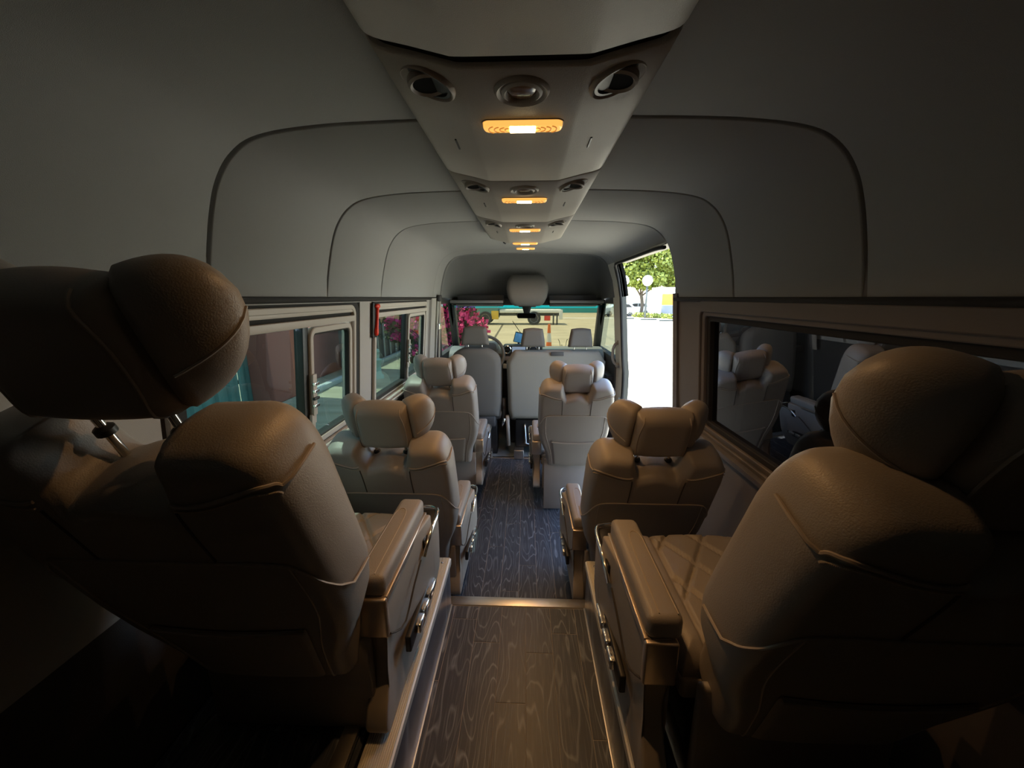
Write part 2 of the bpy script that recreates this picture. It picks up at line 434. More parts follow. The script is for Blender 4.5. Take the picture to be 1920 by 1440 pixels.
def platform(s, xin, name, label):
    p = tag(empty(name, (s * .6, .1, .54)), label, 'floor', kind='structure')
    O = Vector((s * .6, .1, .54))
    def lb(nm, b, mat, bev=0.):
        x0, x1 = sorted((s * b[0], s * b[1]))
        V, F = bbox_geo(x0, x1, b[2], b[3], b[4], b[5], bev=bev); return mk(nm, [v - O for v in V], F, mat, p, sharp=40)
    lb('platform_body', (xin + .012, .895, -1.2, 1.430, 0, .533), VOID)
    lb('face_board', (xin + .004, xin + .012, -1.2, 1.434, .31, .533), WOOD, .001)
    lb('front_board', (xin + .012, .88, 1.430, 1.438, 0, .533), WOOD, .001)
    xa, xb = sorted((s * (xin + .085), s * .885))
    before = set(bpy.data.objects); planks(p, xa, xb, -1.18, 1.36, .54, .105, 0, [(.5,), (1.0, .1), (.75,)])
    for o in set(bpy.data.objects) - before: o.location = Vector(o.location) - O
    # ribbed nosing: saw-tooth section extruded along the van
    n = 13; w = .078
    prof = [(xin - .002, .513), (xin - .002, .538)]
    for k in range(n):
        u = xin + .003 + (w - .006) * k / n; du = (w - .006) / n
        prof += [(u, .5405), (u + du * .25, .5435), (u + du * .7, .5435), (u + du * .95, .5405)]
    prof += [(xin + w, .540), (xin + w, .534), (xin + .002, .534), (xin + .002, .513)]
    V, F = prism_geo([(s * a, b) for a, b in prof], -1.18, 1.44, 'y')
    mk('nosing_strip', [v - O for v in V], F, MATS.get('anodised') or pm('anodised', (.72, .71, .64), .5, .35), p, smooth=False)
    lb('front_nosing', (xin + w, .87, 1.395, 1.44, .535, .5425), ALU, .001)
    lb('corner_bead', (xin - .002, xin + .006, -1.18, 1.43, .310, .316), ALU, .001)
    for y in (1.405, .9, .4):
        V, F = lathe_geo([(0, .0465), (.0035, .0462), (.005, .044), (.005, .040)], 10)
        mk('screw', [v + Vector((s * (xin + .03), y, .5)) - O for v in V], F, CHROME, p)
    lb('seat_rail', (xin + .105, xin + .145, -1.1, 1.2, .54, .552), ALU, .002)
    return p
platform(-1, .318, 'floor_platform', 'raised wooden platform with ribbed metal edge under the left rear seat')
platform(1, .262, 'floor_platform', 'raised wooden platform with metal edge under the right rear seat')
o = box('trim_3', (-.342, .288, 1.432, 1.483, .300, .3135), ALU, bev=.003); tag(o, 'metal step edge across the aisle between the rear platforms', 'step edge', kind='structure')
o = box('trim_4', (-.86, .86, 3.728, 3.762, -.01, .008), ALU, bev=.002); tag(o, 'metal threshold strip at the cab floor', 'threshold', kind='structure')

# windows ----------------------------------------------------
def ring_geo(s, y0, y1, z0, z1, r, w, o0, o1, n=6, lip=.003):
    A = rrect(y0, y1, z0, z1, r, n); B = rrect(y0 + w, y1 - w, z0 + w, z1 - w, max(r - w, .006), n)
    A2 = rrect(y0 + lip, y1 - lip, z0 + lip, z1 - lip, max(r - lip, .006), n); B2 = rrect(y0 + w - lip, y1 - w + lip, z0 + w - lip, z1 - w + lip, max(r - w + lip, .006), n)
    P = lambda q, o: [(s * (wx(z) + o), y, z) for y, z in q]
    loops = [P(A, o1), P(A, o0 + lip), P(A2, o0), P(B2, o0), P(B, o0 + lip), P(B, o1)]
    k = len(A); V = [v for L in loops for v in L]; F = []
    for i in range(len(loops)):
        j = (i + 1) % len(loops)
        for a in range(k): F.append([i * k + a, i * k + (a + 1) % k, j * k + (a + 1) % k, j * k + a])
    return V, F

def wbar(s, y0, y1, z0, z1, o0, o1, bev=.002):
    V, F = bbox_geo(0, 1, y0, y1, z0, z1)
    V, F = bbox_geo(o0, o1, y0, y1, z0, z1, bev=bev)
    return [Vector((s * (wx(v.z) + v.x), v.y, v.z)) for v in V], F

def pane(s, y0, y1, z0, z1, o, r=.03, t=.004):
    A = rrect(y0, y1, z0, z1, r, 4); n = len(A)
    V = [(s * (wx(z) + o), y, z) for y, z in A] ; return V, [list(range(n))]

def window_left(nm, y0, y1, ymul, label):
    w = tag(empty(nm, (0, 0, 0)), label, 'window', kind='structure'); s = -1
    mk('rubber_seal', *ring_geo(s, y0 - .012, y1 + .072, Z0 - .02, Z1 + .014, .07, .076, .004, .05), RUBBER, w, sharp=40)  # seal made wider, its black also paints the shaded groove beside the pillar
    mk('outer_frame', *ring_geo(s, y0, y1, Z0 - .005, Z1 - .010, .05, .022, -.012, .045), WFRAME, w, sharp=40)
    mk('inner_frame', *ring_geo(s, y0 + .020, y1 - .020, Z0 + .018, Z1 - .03, .045, .016, .004, .045), WFRAME, w, sharp=40)
    for k, (za, oa) in enumerate(((Z0 + .004, -.030), (Z0 - .012, -.042))):
        mk('sill_rail', *wbar(s, y0 + .01, y1 - .01, za, za + .011, oa, .02), WFRAME, w, sharp=40)
    mk('upper_track', *wbar(s, y0 + .02, y1 - .03, Z1 - .045, Z1 - .030, -.008, .03), WFRAME, w, sharp=40)
    mk('track_shadow_gap', *wbar(s, y0 + .02, y1 - .03, Z1 - .062, Z1 - .046, .008, .03), BLACK, w, sharp=40)
    mk('blind_rail', *wbar(s, y0 + .02, y1 - .012, Z1 - .088, Z1 - .060, -.014, .03, .004), WFRAME, w, sharp=40)
    zt = Z1 - .088
    mk('mullion', *wbar(s, ymul - .035, ymul + .004, Z0 + .02, zt, .004, .04), BLACK, w, sharp=40)
    p = mk('glass_pane', *pane(s, y0 + .03, ymul - .03, Z0 + .026, zt, .030), GL_SIDE, w, smooth=False)
    fr = mk('sliding_sash', *ring_geo(s, ymul, y1 - .032, Z0 + .030, zt - .004, .045, .024, -.006, .02), WFRAME, w, sharp=40)
    mk('sash_seal', *ring_geo(s, ymul + .022, y1 - .052, Z0 + .050, zt - .026, .03, .009, -.002, .02), RUBBER, fr, sharp=40)
    mk('glass_pane', *pane(s, ymul + .028, y1 - .058, Z0 + .056, zt - .032, .012), GL_SIDE, w, smooth=False)
    zm = (Z0 + zt) / 2 - .01
    lt = mk('latch', *join(wbar(s, ymul - .006, ymul + .022, zm - .085, zm + .085, -.016, -.004), wbar(s, ymul - .014, ymul + .02, zm - .12, zm - .08, -.012, .0)), WFRAME, w, sharp=40)
    for dz in (-.05, -.02, .01, .04):
        mk('latch_tooth', *wbar(s, ymul - .01, ymul + .026, zm + dz, zm + dz + .012, -.024, -.012), BLACK if dz in (-.02,) else CHROME, lt, sharp=40)
    return w
window_left('window_1', .845, 1.872, 1.47, 'sliding side window beside the rear left seats')
window_left('window_2', 2.115, 3.255, 2.76, 'sliding side window beside the front left seat')

w3 = tag(empty('window_3'), 'large dark privacy window beside the right seats', 'window', kind='structure')
zb = Z0 - .03
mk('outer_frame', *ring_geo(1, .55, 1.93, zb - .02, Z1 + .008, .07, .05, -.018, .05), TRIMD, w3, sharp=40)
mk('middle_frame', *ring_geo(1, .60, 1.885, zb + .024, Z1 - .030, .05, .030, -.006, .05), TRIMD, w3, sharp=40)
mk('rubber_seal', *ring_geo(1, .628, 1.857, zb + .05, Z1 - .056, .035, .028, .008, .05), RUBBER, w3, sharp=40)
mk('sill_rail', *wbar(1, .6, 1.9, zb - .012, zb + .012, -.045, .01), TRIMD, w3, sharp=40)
mk('glass_pane', *pane(1, .645, 1.84, zb + .06, Z1 - .07, .030), GL_DARK, w3, smooth=False)

# the sliding door, slid open along the outside of the right wall
d1 = tag(empty('door_1', (1.06, 1.35, -.1)), 'sliding door slid open behind the right wall', 'door', kind='structure')
OD = Vector((1.06, 1.35, -.1))
def dl(nm, b, mat, bev=.01):
    V, F = bbox_geo(*b, bev=bev); return mk(nm, [v - OD for v in V], F, mat, d1, sharp=40)
dl('door_panel', (1.02, 1.09, .55, 2.2, -.2, .98), CABDARK); dl('door_top', (1.02, 1.09, .55, 2.2, 1.66, 2.0), CABDARK)
dl('door_post', (1.02, 1.09, .55, .72, .97, 1.67), CABDARK); dl('door_post', (1.02, 1.09, 1.82, 2.2, .97, 1.67), CABDARK)
dl('door_glass', (1.05, 1.06, .71, 1.83, .97, 1.67), BLACK, 0)

# door opening seal
seal = [(.750, 2.235, 1.905)] + [(.748, y, 1.912) for y in (2.4, 2.8, 3.2, 3.38)] + [(.756, 3.44, 1.90), (.775, 3.468, 1.86), (.795, 3.474, 1.79), (.815, 3.476, 1.70)]
seal += [(wx(z) - .004, 3.476, z) for z in (1.6, 1.4, 1.2, 1.03, .9, .5, .05)]
o = tube('trim_5', spline(seal, 3), .011, RUBBER, n=8); tag(o, 'black rubber seal round the open door', 'seal', kind='structure')
o = mk('trim_6', *join(wallgeo(1, 3.50, 3.53, .05, 1.90, -.006, .01, 14, axz)), RUBBER, sharp=40); tag(o, 'thin dark seam line on the door pillar', 'trim', kind='structure')
o = mk('trim_7', *join(wallgeo(1, 2.18, 2.24, .0, 1.66, -.012, .06, 8)), TRIMD, sharp=40); tag(o, 'brown rear edge of the door opening', 'trim', kind='structure')
V = [(.748, 2.23, 1.925), (.748, 3.47, 1.925), (.86, 3.47, 1.925), (.86, 2.23, 1.925), (.748, 2.23, 2.09), (.748, 3.47, 2.09), (.86, 3.47, 2.09), (.86, 2.23, 2.09)]
o = mk('trim_8', V, [[0, 1, 2, 3], [4, 7, 6, 5], [0, 4, 5, 1], [1, 5, 6, 2], [2, 6, 7, 3], [3, 7, 4, 0]], TRIM, smooth=False); tag(o, 'roof rail above the open sliding door', 'trim', kind='structure')

o = mk('trim_12', *join(wallgeo(1, 3.470, 3.481, .02, 1.915, .004, .042, 14, axz)), pm('jamb_glare_dimmer', (.055, .058, .05), .5), sharp=30); tag(o, 'dark strip added over the door frame edge to dim its glare', 'trim', kind='structure')  # dark cover added to hold down glare on the pillar's rear face

# ============================================================ AIR DUCT ALONG THE ROOF
CX = -.010
DUCT = [(.236, 2.062), (.234, 2.030), (.226, 2.008), (.208, 1.996), (.16, 1.985), (.112, 1.9735), (.095, 1.9705), (.05, 1.970), (0, 1.970)]
DUCT = spline(DUCT, 3); DUCT = DUCT + [(-x, z) for x, z in DUCT[-2::-1]]
duct = tag(empty('air_duct', (CX, 0, 2.06)), 'grey air duct console running along the roof centre', 'air duct')
def duct_seg(y0, y1, endr=0., inset=.0):
    rows = [(y0, .012), (y0, .004), (y0 + .004, 0)] + [(y0 + (y1 - y0) * t, 0) for t in (.33, .66)]
    if endr:
        for k in range(7):
            t = k / 6; rows.append((y1 - endr + endr * math.sin(t * math.pi / 2), endr * .75 * (1 - math.cos(t * math.pi / 2))))
    else: rows += [(y1 - .004, 0), (y1, .004), (y1, .012)]
    V, F = [], []; n = len(DUCT)
    for y, o in rows:
        for x, z in DUCT:
            k = 1 - o / .35; V.append((x * k, y, min(z + o, 2.06) - 2.06))
    for j in range(len(rows) - 1):
        for i in range(n - 1): F.append([j * n + i, j * n + i + 1, (j + 1) * n + i + 1, (j + 1) * n + i])
    for j in (0, len(rows) - 1): F.append([j * n + i for i in range(n)])
    return mk('duct_cover', V, F, DUCTM, duct, sharp=50)
segs = [(-1.15, .03), (.034, .630), (.653, 1.2235), (1.2285, 1.8575), (1.8625, 2.66)]
segobj = [duct_seg(a, b, .10 if i == 4 else 0) for i, (a, b) in enumerate(segs)]
# recessed dark core seen in the joints
V, F = prism_geo([(x * .96, z + .007 - 2.06) for x, z in DUCT], -1.1, 2.5, 'y'); mk('duct_core', V, F, VOID, duct, smooth=False)

def vent(parent, x, y, z, tilt, kind):
    M = Matrix.Translation((x, y, z - 2.06)) @ Matrix.Rotation(tilt, 4, 'Y') @ Matrix.Rotation(math.pi, 4, 'X')
    if kind == 'vent':
        v = lathe('air_vent', [(.047, -.004), (.047, .002), (.044, .005), (.041, .003), (.039, -.004), (.030, -.010)], SHELL, parent, 28, M)
        lathe('vent_rim', [(.0395, -.001), (.0395, .0025), (.034, .0025), (.034, -.001)], BLACK, v, 28, M)
        M2 = M @ Matrix.Rotation(R(24 if tilt > 0 else -24), 4, 'Y')
        lathe('nozzle', [(.033, -.006), (.033, .004), (.029, .007), (.025, .004), (.024, -.004)], SHELL, v, 28, M2)
        lathe('nozzle_core', [(.0250, .0035), (.02, .001), (0, .001)], VOID, v, 20, M2)
    else:
        v = lathe('reading_light', [(.046, -.004), (.046, .002), (.042, .006), (.036, .002), (.034, -.003)], DUCTM, parent, 28, M)
        lathe('swivel_ring', [(.035, -.006), (.034, .004), (.029, .007), (.025, .003), (.024, -.004)], DUCTM, v, 28, M)
        lathe('lens', [(.025, .000), (.018, .004), (0, .005)], MATS.get('amberdark') or pm('amberdark', (.16, .085, .04), .2, coat=.4), v, 20, M)
    return v
TILT = math.atan2(.035, .105)
for i, yb in ((2, .72), (3, 1.315), (4, 1.945)):
    so_ = segobj[i]
    vent(so_, -.155, yb, 1.9836, TILT, 'vent'); vent(so_, .155, yb, 1.9836, -TILT, 'vent'); vent(so_, 0, yb, 1.970, 0, 'lamp')
    for s in (-1, 1):
        V, F = bbox_geo(-.0018, .0018, -.028, .028, -.002, .002)
        M = Matrix.Translation((s * .150, yb + .255, 1.9822 - 2.06)) @ Matrix.Rotation(-s * TILT, 4, 'Y')
        mk('slot', [M @ v for v in V], F, BLACK, so_, smooth=False)
hk = tube('coat_hook', [(-.13, 2.645, -.04), (-.135, 2.66, -.055), (-.14, 2.665, -.068), (-.128, 2.67, -.075)], .008, BLACK, segobj[4])
tube('coat_hook', [(.13, 2.645, -.045), (.135, 2.66, -.052), (.14, 2.668, -.056)], .007, BLACK, segobj[4])

# dome lamps
LAMPS = [(.843, 1.970, 'nearest to the camera, largest in view'), (1.433, 1.970, 'second from the camera'), (2.042, 1.970, 'third from the camera'),
         (2.53, 1.970, 'at the front end of the duct'), (3.40, 2.040, 'on the bare headliner ahead of the duct')]
for y, z, lab in LAMPS:
    L = tag(empty('dome_lamp', (CX, y, z)), 'glowing amber roof lamp, ' + lab, 'lamp', 'amber lamps along the roof')
    A = rrect(-.077, .077, -.019, .019, .014, 6); n = len(A)
    rings = [[(a, b, .004) for a, b in A], [(a, b, -.006) for a, b in A], [(a * .97, b * .90, -.009) for a, b in A], [(a * .93, b * .75, -.010) for a, b in A]]
    mk('lens', *loft_geo(rings), LAMP_LENS, L, sharp=60)
    for k in (.86, .72, .58, .45):
        for s in (-1, 1):
            pts = [(s * (.077 * k - .010 + .010 * math.cos(t)), .0165 * k * math.sin(t), -.0102) for t in np.linspace(-1.5, 1.5, 9)]
            tube('lens_ridge', pts, .0014, LAMP_RIDGE, L, 6)
    V, F = bbox_geo(-.025, .025, -.014, .014, -.0115, -.009, bev=.001); mk('bulb_window', V, F, LAMP_CORE, L)
    fr = [(a * 1.02, b * 1.06, .000) for a, b in A]; tube('bezel', fr, .0016, SHELL, L, 6, True)
    al = bpy.data.lights.new('lamp_light', 'AREA'); al.shape = 'RECTANGLE'; al.size = .040; al.size_y = .020; al.energy = LAMP_W; al.color = (1, .50, .17); al.spread = R(146)
    ao = bpy.data.objects.new('lamp_light', al); COL.objects.link(ao); ao.parent = L; ao.location = (0, 0, -.0122)

# ============================================================ PASSENGER SEATS
HW = lambda z: float(np.interp(z, [.38, .50, .60, .68, .76, .83, 2], [.185, .200, .240, .256, .258, .258, .258]))
def ZT(x):
    a = abs(x)
    if a > .175: return .925 + .143 * max(0., 1 - ((a - .175) / .0835) ** 2.6) ** (1 / 2.6)
    lo = .988 + .010 * math.cos(min(1, a / .09) * math.pi)
    return lo + (1.068 - lo) * smooth(.074, .102, a)
PV = Vector((0, .008, .40)); KZ = 1.10                     # pivot of the backrest
BACK = Pillow(HW, ZT, .385, .034, .072, .082, .258, 73, 69, bend=.20, power=2.6)
HEAD = Pillow(lambda z: float(np.interp(z, [1.01, 1.05, 1.17, 1.21], [.100, .110, .106, .098])), lambda x: 1.207 - .9 * x * x, lambda x: 1.013 + .5 * x * x, .035, .05, .05, .112, 25, 25, bend=.2)

def quilt(x, y):
    k = 2 * math.pi / .13
    a = np.abs(np.sin((x * 1.0 + (y) * .62) * k / 2)); b = np.abs(np.sin((x * 1.0 - (y) * .62) * k / 2))
    g = -.020 * (1 - np.minimum(1, np.minimum(a, b) / .22)) ** 1.3
    m = (np.abs(x) < .155)
    edge = -.014 * np.clip(1 - np.abs(np.abs(x) - .16) / .008, 0, 1)
    return g * m + edge + .018 * np.clip((np.abs(x) - .16) / .06, 0, 1)
CUSH = Pillow(lambda z: float(np.interp(z, [0, .1, .45, .5], [.22, .235, .235, .225])), lambda x: .50 - .6 * x * x, .0, .06, .10, .055, .235, 85, 85, extra=quilt)

def seat_meshes(s):
    """all seat parts as geometry; s = +1 puts the armrest on the seat's right"""
    G = {}
    rb = lambda x, y, z: (x, y, (z - PV.z) * KZ)       # backrest frame: origin at pivot
    G['backrest'] = BACK.geo(rb)
    def on_back(P, out=.0): return [(x, BACK.back(x, z, out), (z - PV.z) * KZ) for x, z in P]
    tops = [spline([(t * .2465, 1.000), (t * .240, 1.010), (t * .222, 1.016), (t * .190, 1.006), (t * .155, .995), (t * .125, .990), (t * .100, .992)], 6) for t in (-1, 1)]
    G['shoulder_piping'] = [tube_geo([(t * .2545, .045, (1.000 - PV.z) * KZ), (t * .2555, .010, (1.001 - PV.z) * KZ), (t * .2545, -.025, (1.002 - PV.z) * KZ)] + on_back(p, .0022), .0030, 6) for t, p in zip((-1, 1), tops)]
    G['stitching'] = []
    for p in tops:
        bd = []
        for x, z in spline(p, 2)[3:-3:1]:
            q = BACK.back(x, z - .010, .0022)
            bd.append(bbox_geo(x - .0022, x + .0022, q - .0012, q + .0014, (z - .010 - PV.z) * KZ - .0012, (z - .010 - PV.z) * KZ + .0012))
        G['stitching'].append(join(*bd))
    cp = on_back(spline([(-.2535, .735), (-.245, .775), (-.224, .825), (-.185, .850), (-.08, .858), (0, .859), (.08, .858), (.185, .850), (.224, .825), (.245, .775), (.2535, .735)], 6), .0018)
    ends = [(.2600, -.015, (.712 - PV.z) * KZ), (.2605, .02, (.700 - PV.z) * KZ), (.2600, .05, (.69 - PV.z) * KZ)]
    G['cross_piping'] = tube_geo([(-x, y, z) for x, y, z in ends[::-1]] + cp + ends, .0028, 6)
    G['side_piping'] = [tube_geo(on_back(spline([(t * .205, .846), (t * .204, .70), (t * .168, .56), (t * .148, .44), (t * .145, .40)], 6), .0005), .0022, 6) for t in (-1, 1)]
    G['neck_piping'] = [tube_geo(on_back(spline([(t * .100, .975), (t * .098, .93), (t * .098, .862)], 6), .0002), .0024, 6) for t in (-1, 1)]
    # pocket: a slightly proud panel on the lower back
    pk = Pillow(lambda z: float(np.interp(z, [.41, .50, .62], [.130, .142, .160])), lambda x: .630 + .25 * x * x, .415, .012, .005, .001, .16, 21, 13)
    def pocket(x, y, z): return (x, BACK.back(x, z) + y - .002, (z - PV.z) * KZ)
    G['pocket'] = pk.geo(pocket)
    G['pocket_hem'] = tube_geo([(x, BACK.back(x, z, .006), (z - PV.z) * KZ) for x, z in [(.157 * t, .622 + .25 * (.157 * t) ** 2) for t in np.linspace(-1, 1, 13)]], .0042, 6)
    # headrest
    hd = lambda x, y, z: (x, y + .035, (z - PV.z) * KZ)
    G['headrest'] = HEAD.geo(hd)
    G['headrest_piping'] = [tube_geo([(t * x, HEAD.back(x, z, .0004) + .035, (z - PV.z) * KZ) for x, z in spline([(.086, 1.022), (.092, 1.07), (.090, 1.14), (.080, 1.194)], 6)], .0026, 6) for t in (-1, 1)]
    wing, wpipe = [], []
    for t in (-1, 1):                            # bolster: flat against the pad, drawn out to a rounded tip, lower edge rising
        dr = Vector((t * .74, .6726, 0)); nr = Vector((t * .6726, -.74, 0)); up = Vector((0, 0, 1))
        rr, pp = [], []; L = .122; N = 12
        for k in range(N + 1):
            u = k / N; q = max(.03, 1 - u ** 2.5) ** .5; e0 = 1 if k else .90
            hz = .104 * q * e0; hn = .050 * max(.04, 1 - u ** 3.0) ** .5 * e0
            c = Vector((t * .088, .044, (1.108 - PV.z) * KZ)) + dr * (L * u) + up * (.030 * u)
            ring = []
            for a in np.linspace(0, 2 * math.pi, 24, endpoint=False):
                ca, sa = math.cos(a), math.sin(a)
                ring.append(c + nr * (hn * math.copysign(abs(ca) ** .75, ca)) + up * (hz * math.copysign(abs(sa) ** .75, sa)))
            rr.append(ring)
            pp.append(c + nr * (hn * .97 + .0006) - up * (.30 * hz))
        wing.append(loft_geo(rr)); wpipe.append(tube_geo(pp[1:], .0022, 6))
    G['wing'] = wing; G['wing_piping'] = wpipe
    G['post'] = [tube_geo([(t * .062, .035, .55), (t * .062, .035, .75)], .0065, 10) for t in (-1, 1)]
    G['post_collar'] = [lathe_geo([(.014, .0), (.014, .010), (.009, .014)], 14, Matrix.Translation((t * .062, .035, .628))) for t in (-1, 1)]
    # cushion, base, skirts
    G['seat_cushion'] = CUSH.geo(lambda x, t, y: (x, y + .06, .40 + t))
    G['armrest_pad'] = bbox_geo(.195 * s, .272 * s, .002, .378, .543, .602, bev=.016, seg=3) if s > 0 else bbox_geo(-.272, -.195, .002, .378, .543, .602, bev=.016, seg=3)
    loop = [(s * x, y, .6022) for x, y in [(.206, .015), (.206, .15), (.206, .27)] + [(.206 + .017 * (1 - math.cos(a)), .27 + .040 * math.sin(a)) for a in np.linspace(.2, 2.9, 8)] + [(.242, .26), (.244, .15), (.246, .015)]]
    G['pad_stitching'] = tube_geo(loop, .0016, 5)
    prof = spline([(.0, .548), (.0, .50), (.004, .44), (.022, .36), (.008, .29), (-.03, .235), (-.042, .195), (-.02, .168), (.05, .160), (.20, .160), (.38, .160), (.43, .17), (.465, .24), (.488, .33), (.497, .42), (.478, .475), (.43, .497), (.372, .50), (.368, .548)], 4)
    def shell_fn(v):                              # bulge the outer face, tuck the foot
        x = v.x; q = 1 if x * s > .24 else 0
        dx = .028 * math.exp(-((v.y - .40) / .15) ** 2) * smooth(.15, .3, v.z) * q - .026 * math.exp(-((v.y - .09) / .07) ** 2 - ((v.z - .30) / .09) ** 2) * q
        return Vector((x + s * dx, v.y, v.z))
    V, F = prism_geo(prof, s * .212, s * .268, 'x', .007, 3)
    bm = bmesh.new(); vv = [bm.verts.new(v) for v in V]
    for f in F:
        try: bm.faces.new([vv[i] for i in f])
        except ValueError: pass
    bmesh.ops.triangulate(bm, faces=[f for f in bm.faces if len(f.verts) > 4])
    bmesh.ops.subdivide_edges(bm, edges=[e for e in bm.edges if e.calc_length() > .05], cuts=3, use_grid_fill=False)
    bmesh.ops.triangulate(bm, faces=bm.faces[:])
    bm.verts.index_update(); V = [shell_fn(v.co) for v in bm.verts]; F = [[v.index for v in f.verts] for f in bm.faces]; bm.free()
    G['armrest_shell'] = (V, F)
    X = lambda a, b: (min(s * a, s * b), max(s * a, s * b))
    G['trim_strip'] = bbox_geo(*X(.262, .277), .004, .378, .531, .549, bev=.002)
    G['end_cap'] = bbox_geo(*X(.205, .2765), -.008, .012, .438, .547, bev=.005, seg=2)
    G['panel_seam'] = tube_geo([(s * x, y, z) for x, y, z in [(.272, .016, .43), (.272, .05, .40), (.274, .085, .375), (.278, .115, .372), (.2805, .14, .39), (.283, .19, .425), (.288, .25, .462)]], .0028, 6)
    G['latch_recess'] = bbox_geo(*X(.270, .2870), .115, .40, .262, .315, bev=.004)
    def xl(b): return bbox_geo(*X(.280, .302), *b, bev=.004)
    G['latch'] = [xl((.165, .215, .276, .306)), xl((.225, .275, .276, .306)), xl((.290, .37, .280, .304))]
    G['tray_pocket'] = bbox_geo(*X(.238, .290), .29, .475, .44, .5025, bev=.006)
    rim = [(.290, .275, .455), (.295, .31, .485), (.298, .36, .503), (.298, .43, .505), (.290, .470, .505), (.268, .488, .505), (.238, .492, .505), (.215, .488, .505)]
    G['tray_rim'] = tube_geo([(s * x, y, z) for x, y, z in spline(rim, 4)], .007, 8)
    G['seat_base'] = bbox_geo(-.19, .19, .07, .52, .155, .37, bev=.012)
    G['cushion_pan'] = bbox_geo(-.225, .225, .05, .56, .33, .385, bev=.012)
    G['rear_skirt'] = [bbox_geo(-.215, .215, -.012, .010, .155, .44, bev=.008)]
    G['lap_buckle'] = bbox_geo(*X(-.20, -.175), .02, .06, .40, .52, bev=.004)
    return G
SEATGEO = {s: seat_meshes(s) for s in (1, -1)}
MESHCACHE = {}
def gmesh(s, key, i, mat, name):
    k = (s, key, i, mat.name)
    if k not in MESHCACHE:
        g = SEATGEO[s][key] if i is None else SEATGEO[s][key][i]
        o = mk(name, *g, mat, sharp=48 if key not in ('backrest', 'headrest', 'seat_cushion', 'wing') else None)
        MESHCACHE[k] = o.data; bpy.data.objects.remove(o)
    return MESHCACHE[k]

def passenger_seat(s, x, y, z, recline, label, legs=True, group='taupe leather passenger seats', flap=False, head=0., ax=0., bz=1.):
    root = tag(empty('passenger_seat', (x, y, z)), label, 'seat', group)
    def add(key, name, mat, parent, i=None, frame=False, loc=None):
        o = place(name, gmesh(s, key, i, mat, name), parent)
        if frame: o.location = PV; o.rotation_euler = (R(recline), 0, 0)
        if loc is not None: o.location = loc
        return o
    b = add('backrest', 'backrest', LEATHER, root, frame=True); b.scale = (1, 1, bz)
    for i in (0, 1):
        add('shoulder_piping', 'shoulder_piping', PIPING, b, i); add('stitching', 'shoulder_stitching', STITCH, b, i); add('side_piping', 'side_piping', PIPING, b, i); add('neck_piping', 'neck_piping', SEAMD, b, i)
    add('cross_piping', 'cross_piping', PIPING, b); add('pocket', 'back_pocket', LEATHER_T, b); add('pocket_hem', 'pocket_hem', PIPING, b)
    h = add('headrest', 'headrest', LEATHER, root, frame=True); h.location = PV + Vector((0, -math.sin(R(recline)) * head, math.cos(R(recline)) * head))
    for i in (0, 1):
        add('headrest_piping', 'headrest_piping', PIPING, h, i); add('wing', 'headrest_wing', LEATHER, h, i)
        add('wing_piping', 'wing_piping', PIPING, h, i); add('post', 'headrest_post', CHROME, h, i); add('post_collar', 'post_collar', BLACK, h, i)
    c = add('seat_cushion', 'seat_cushion', LEATHER, root); add('cushion_pan', 'cushion_pan', SHELL, root)
    p = add('armrest_pad', 'armrest_pad', LEATHER, root, loc=(s * ax, 0, 0)); add('pad_stitching', 'pad_stitching', STITCH, p)
    a = add('armrest_shell', 'armrest_shell', SHELL, root, loc=(s * ax, 0, 0))
    add('trim_strip', 'trim_strip', CHAMP, a); add('end_cap', 'end_cap', CHAMP, a); add('panel_seam', 'panel_seam', SEAMD, a)
    add('latch_recess', 'latch_recess', BLACK, a); add('tray_pocket', 'tray_pocket', BLACK, a); add('tray_rim', 'tray_rim', CHROME, a)
    for i in range(3): add('latch', 'latch_button', CHROME, a, i)
    add('seat_base', 'seat_base', BLACK, root); add('rear_skirt', 'rear_skirt', SKIRT, root, 0); add('lap_buckle', 'seat_belt_buckle', BLACK, root)
    if legs:
        for sx in (-1, 1):
            box('seat_leg', (sx * .15 - .02, sx * .15 + .02, .10, .48, .0, .16), BLACK, root, bev=.004)
    if flap:
        box('hanging_flap', (-.205, .205, -.012, .0, .02, .42), SKIRT, root, bev=.004, fn=lambda v: Vector((v.x, v.y - .03 - .10 * (.42 - v.z), v.z)))
    return root
passenger_seat(1, -.592, .775, .386, 23, 'taupe leather seat close up at the left edge, back turned to the camera', False, head=.06, ax=-.015)
passenger_seat(-1, .592, .680, .386, 23, 'brown lit leather seat close up at the right edge, back turned to the camera', False, head=-.06, ax=.06, bz=.95)
passenger_seat(1, -.557, 1.675, 0, 21, 'taupe leather seat beside the red hammer pillar, second on the left side', head=.006, ax=-.03)
passenger_seat(-1, .507, 1.660, 0, 23, 'dark backlit leather seat in front of the open door, beside the dark window', head=.012)
passenger_seat(1, -.606, 2.840, 0, 21, 'taupe leather seat directly behind the driver seat', head=-.01)
passenger_seat(-1, .350, 2.815, 0, 23, 'bright leather seat behind the front bench with a grey cloth flap hanging from its back', flap=True, ax=.02, head=-.035)

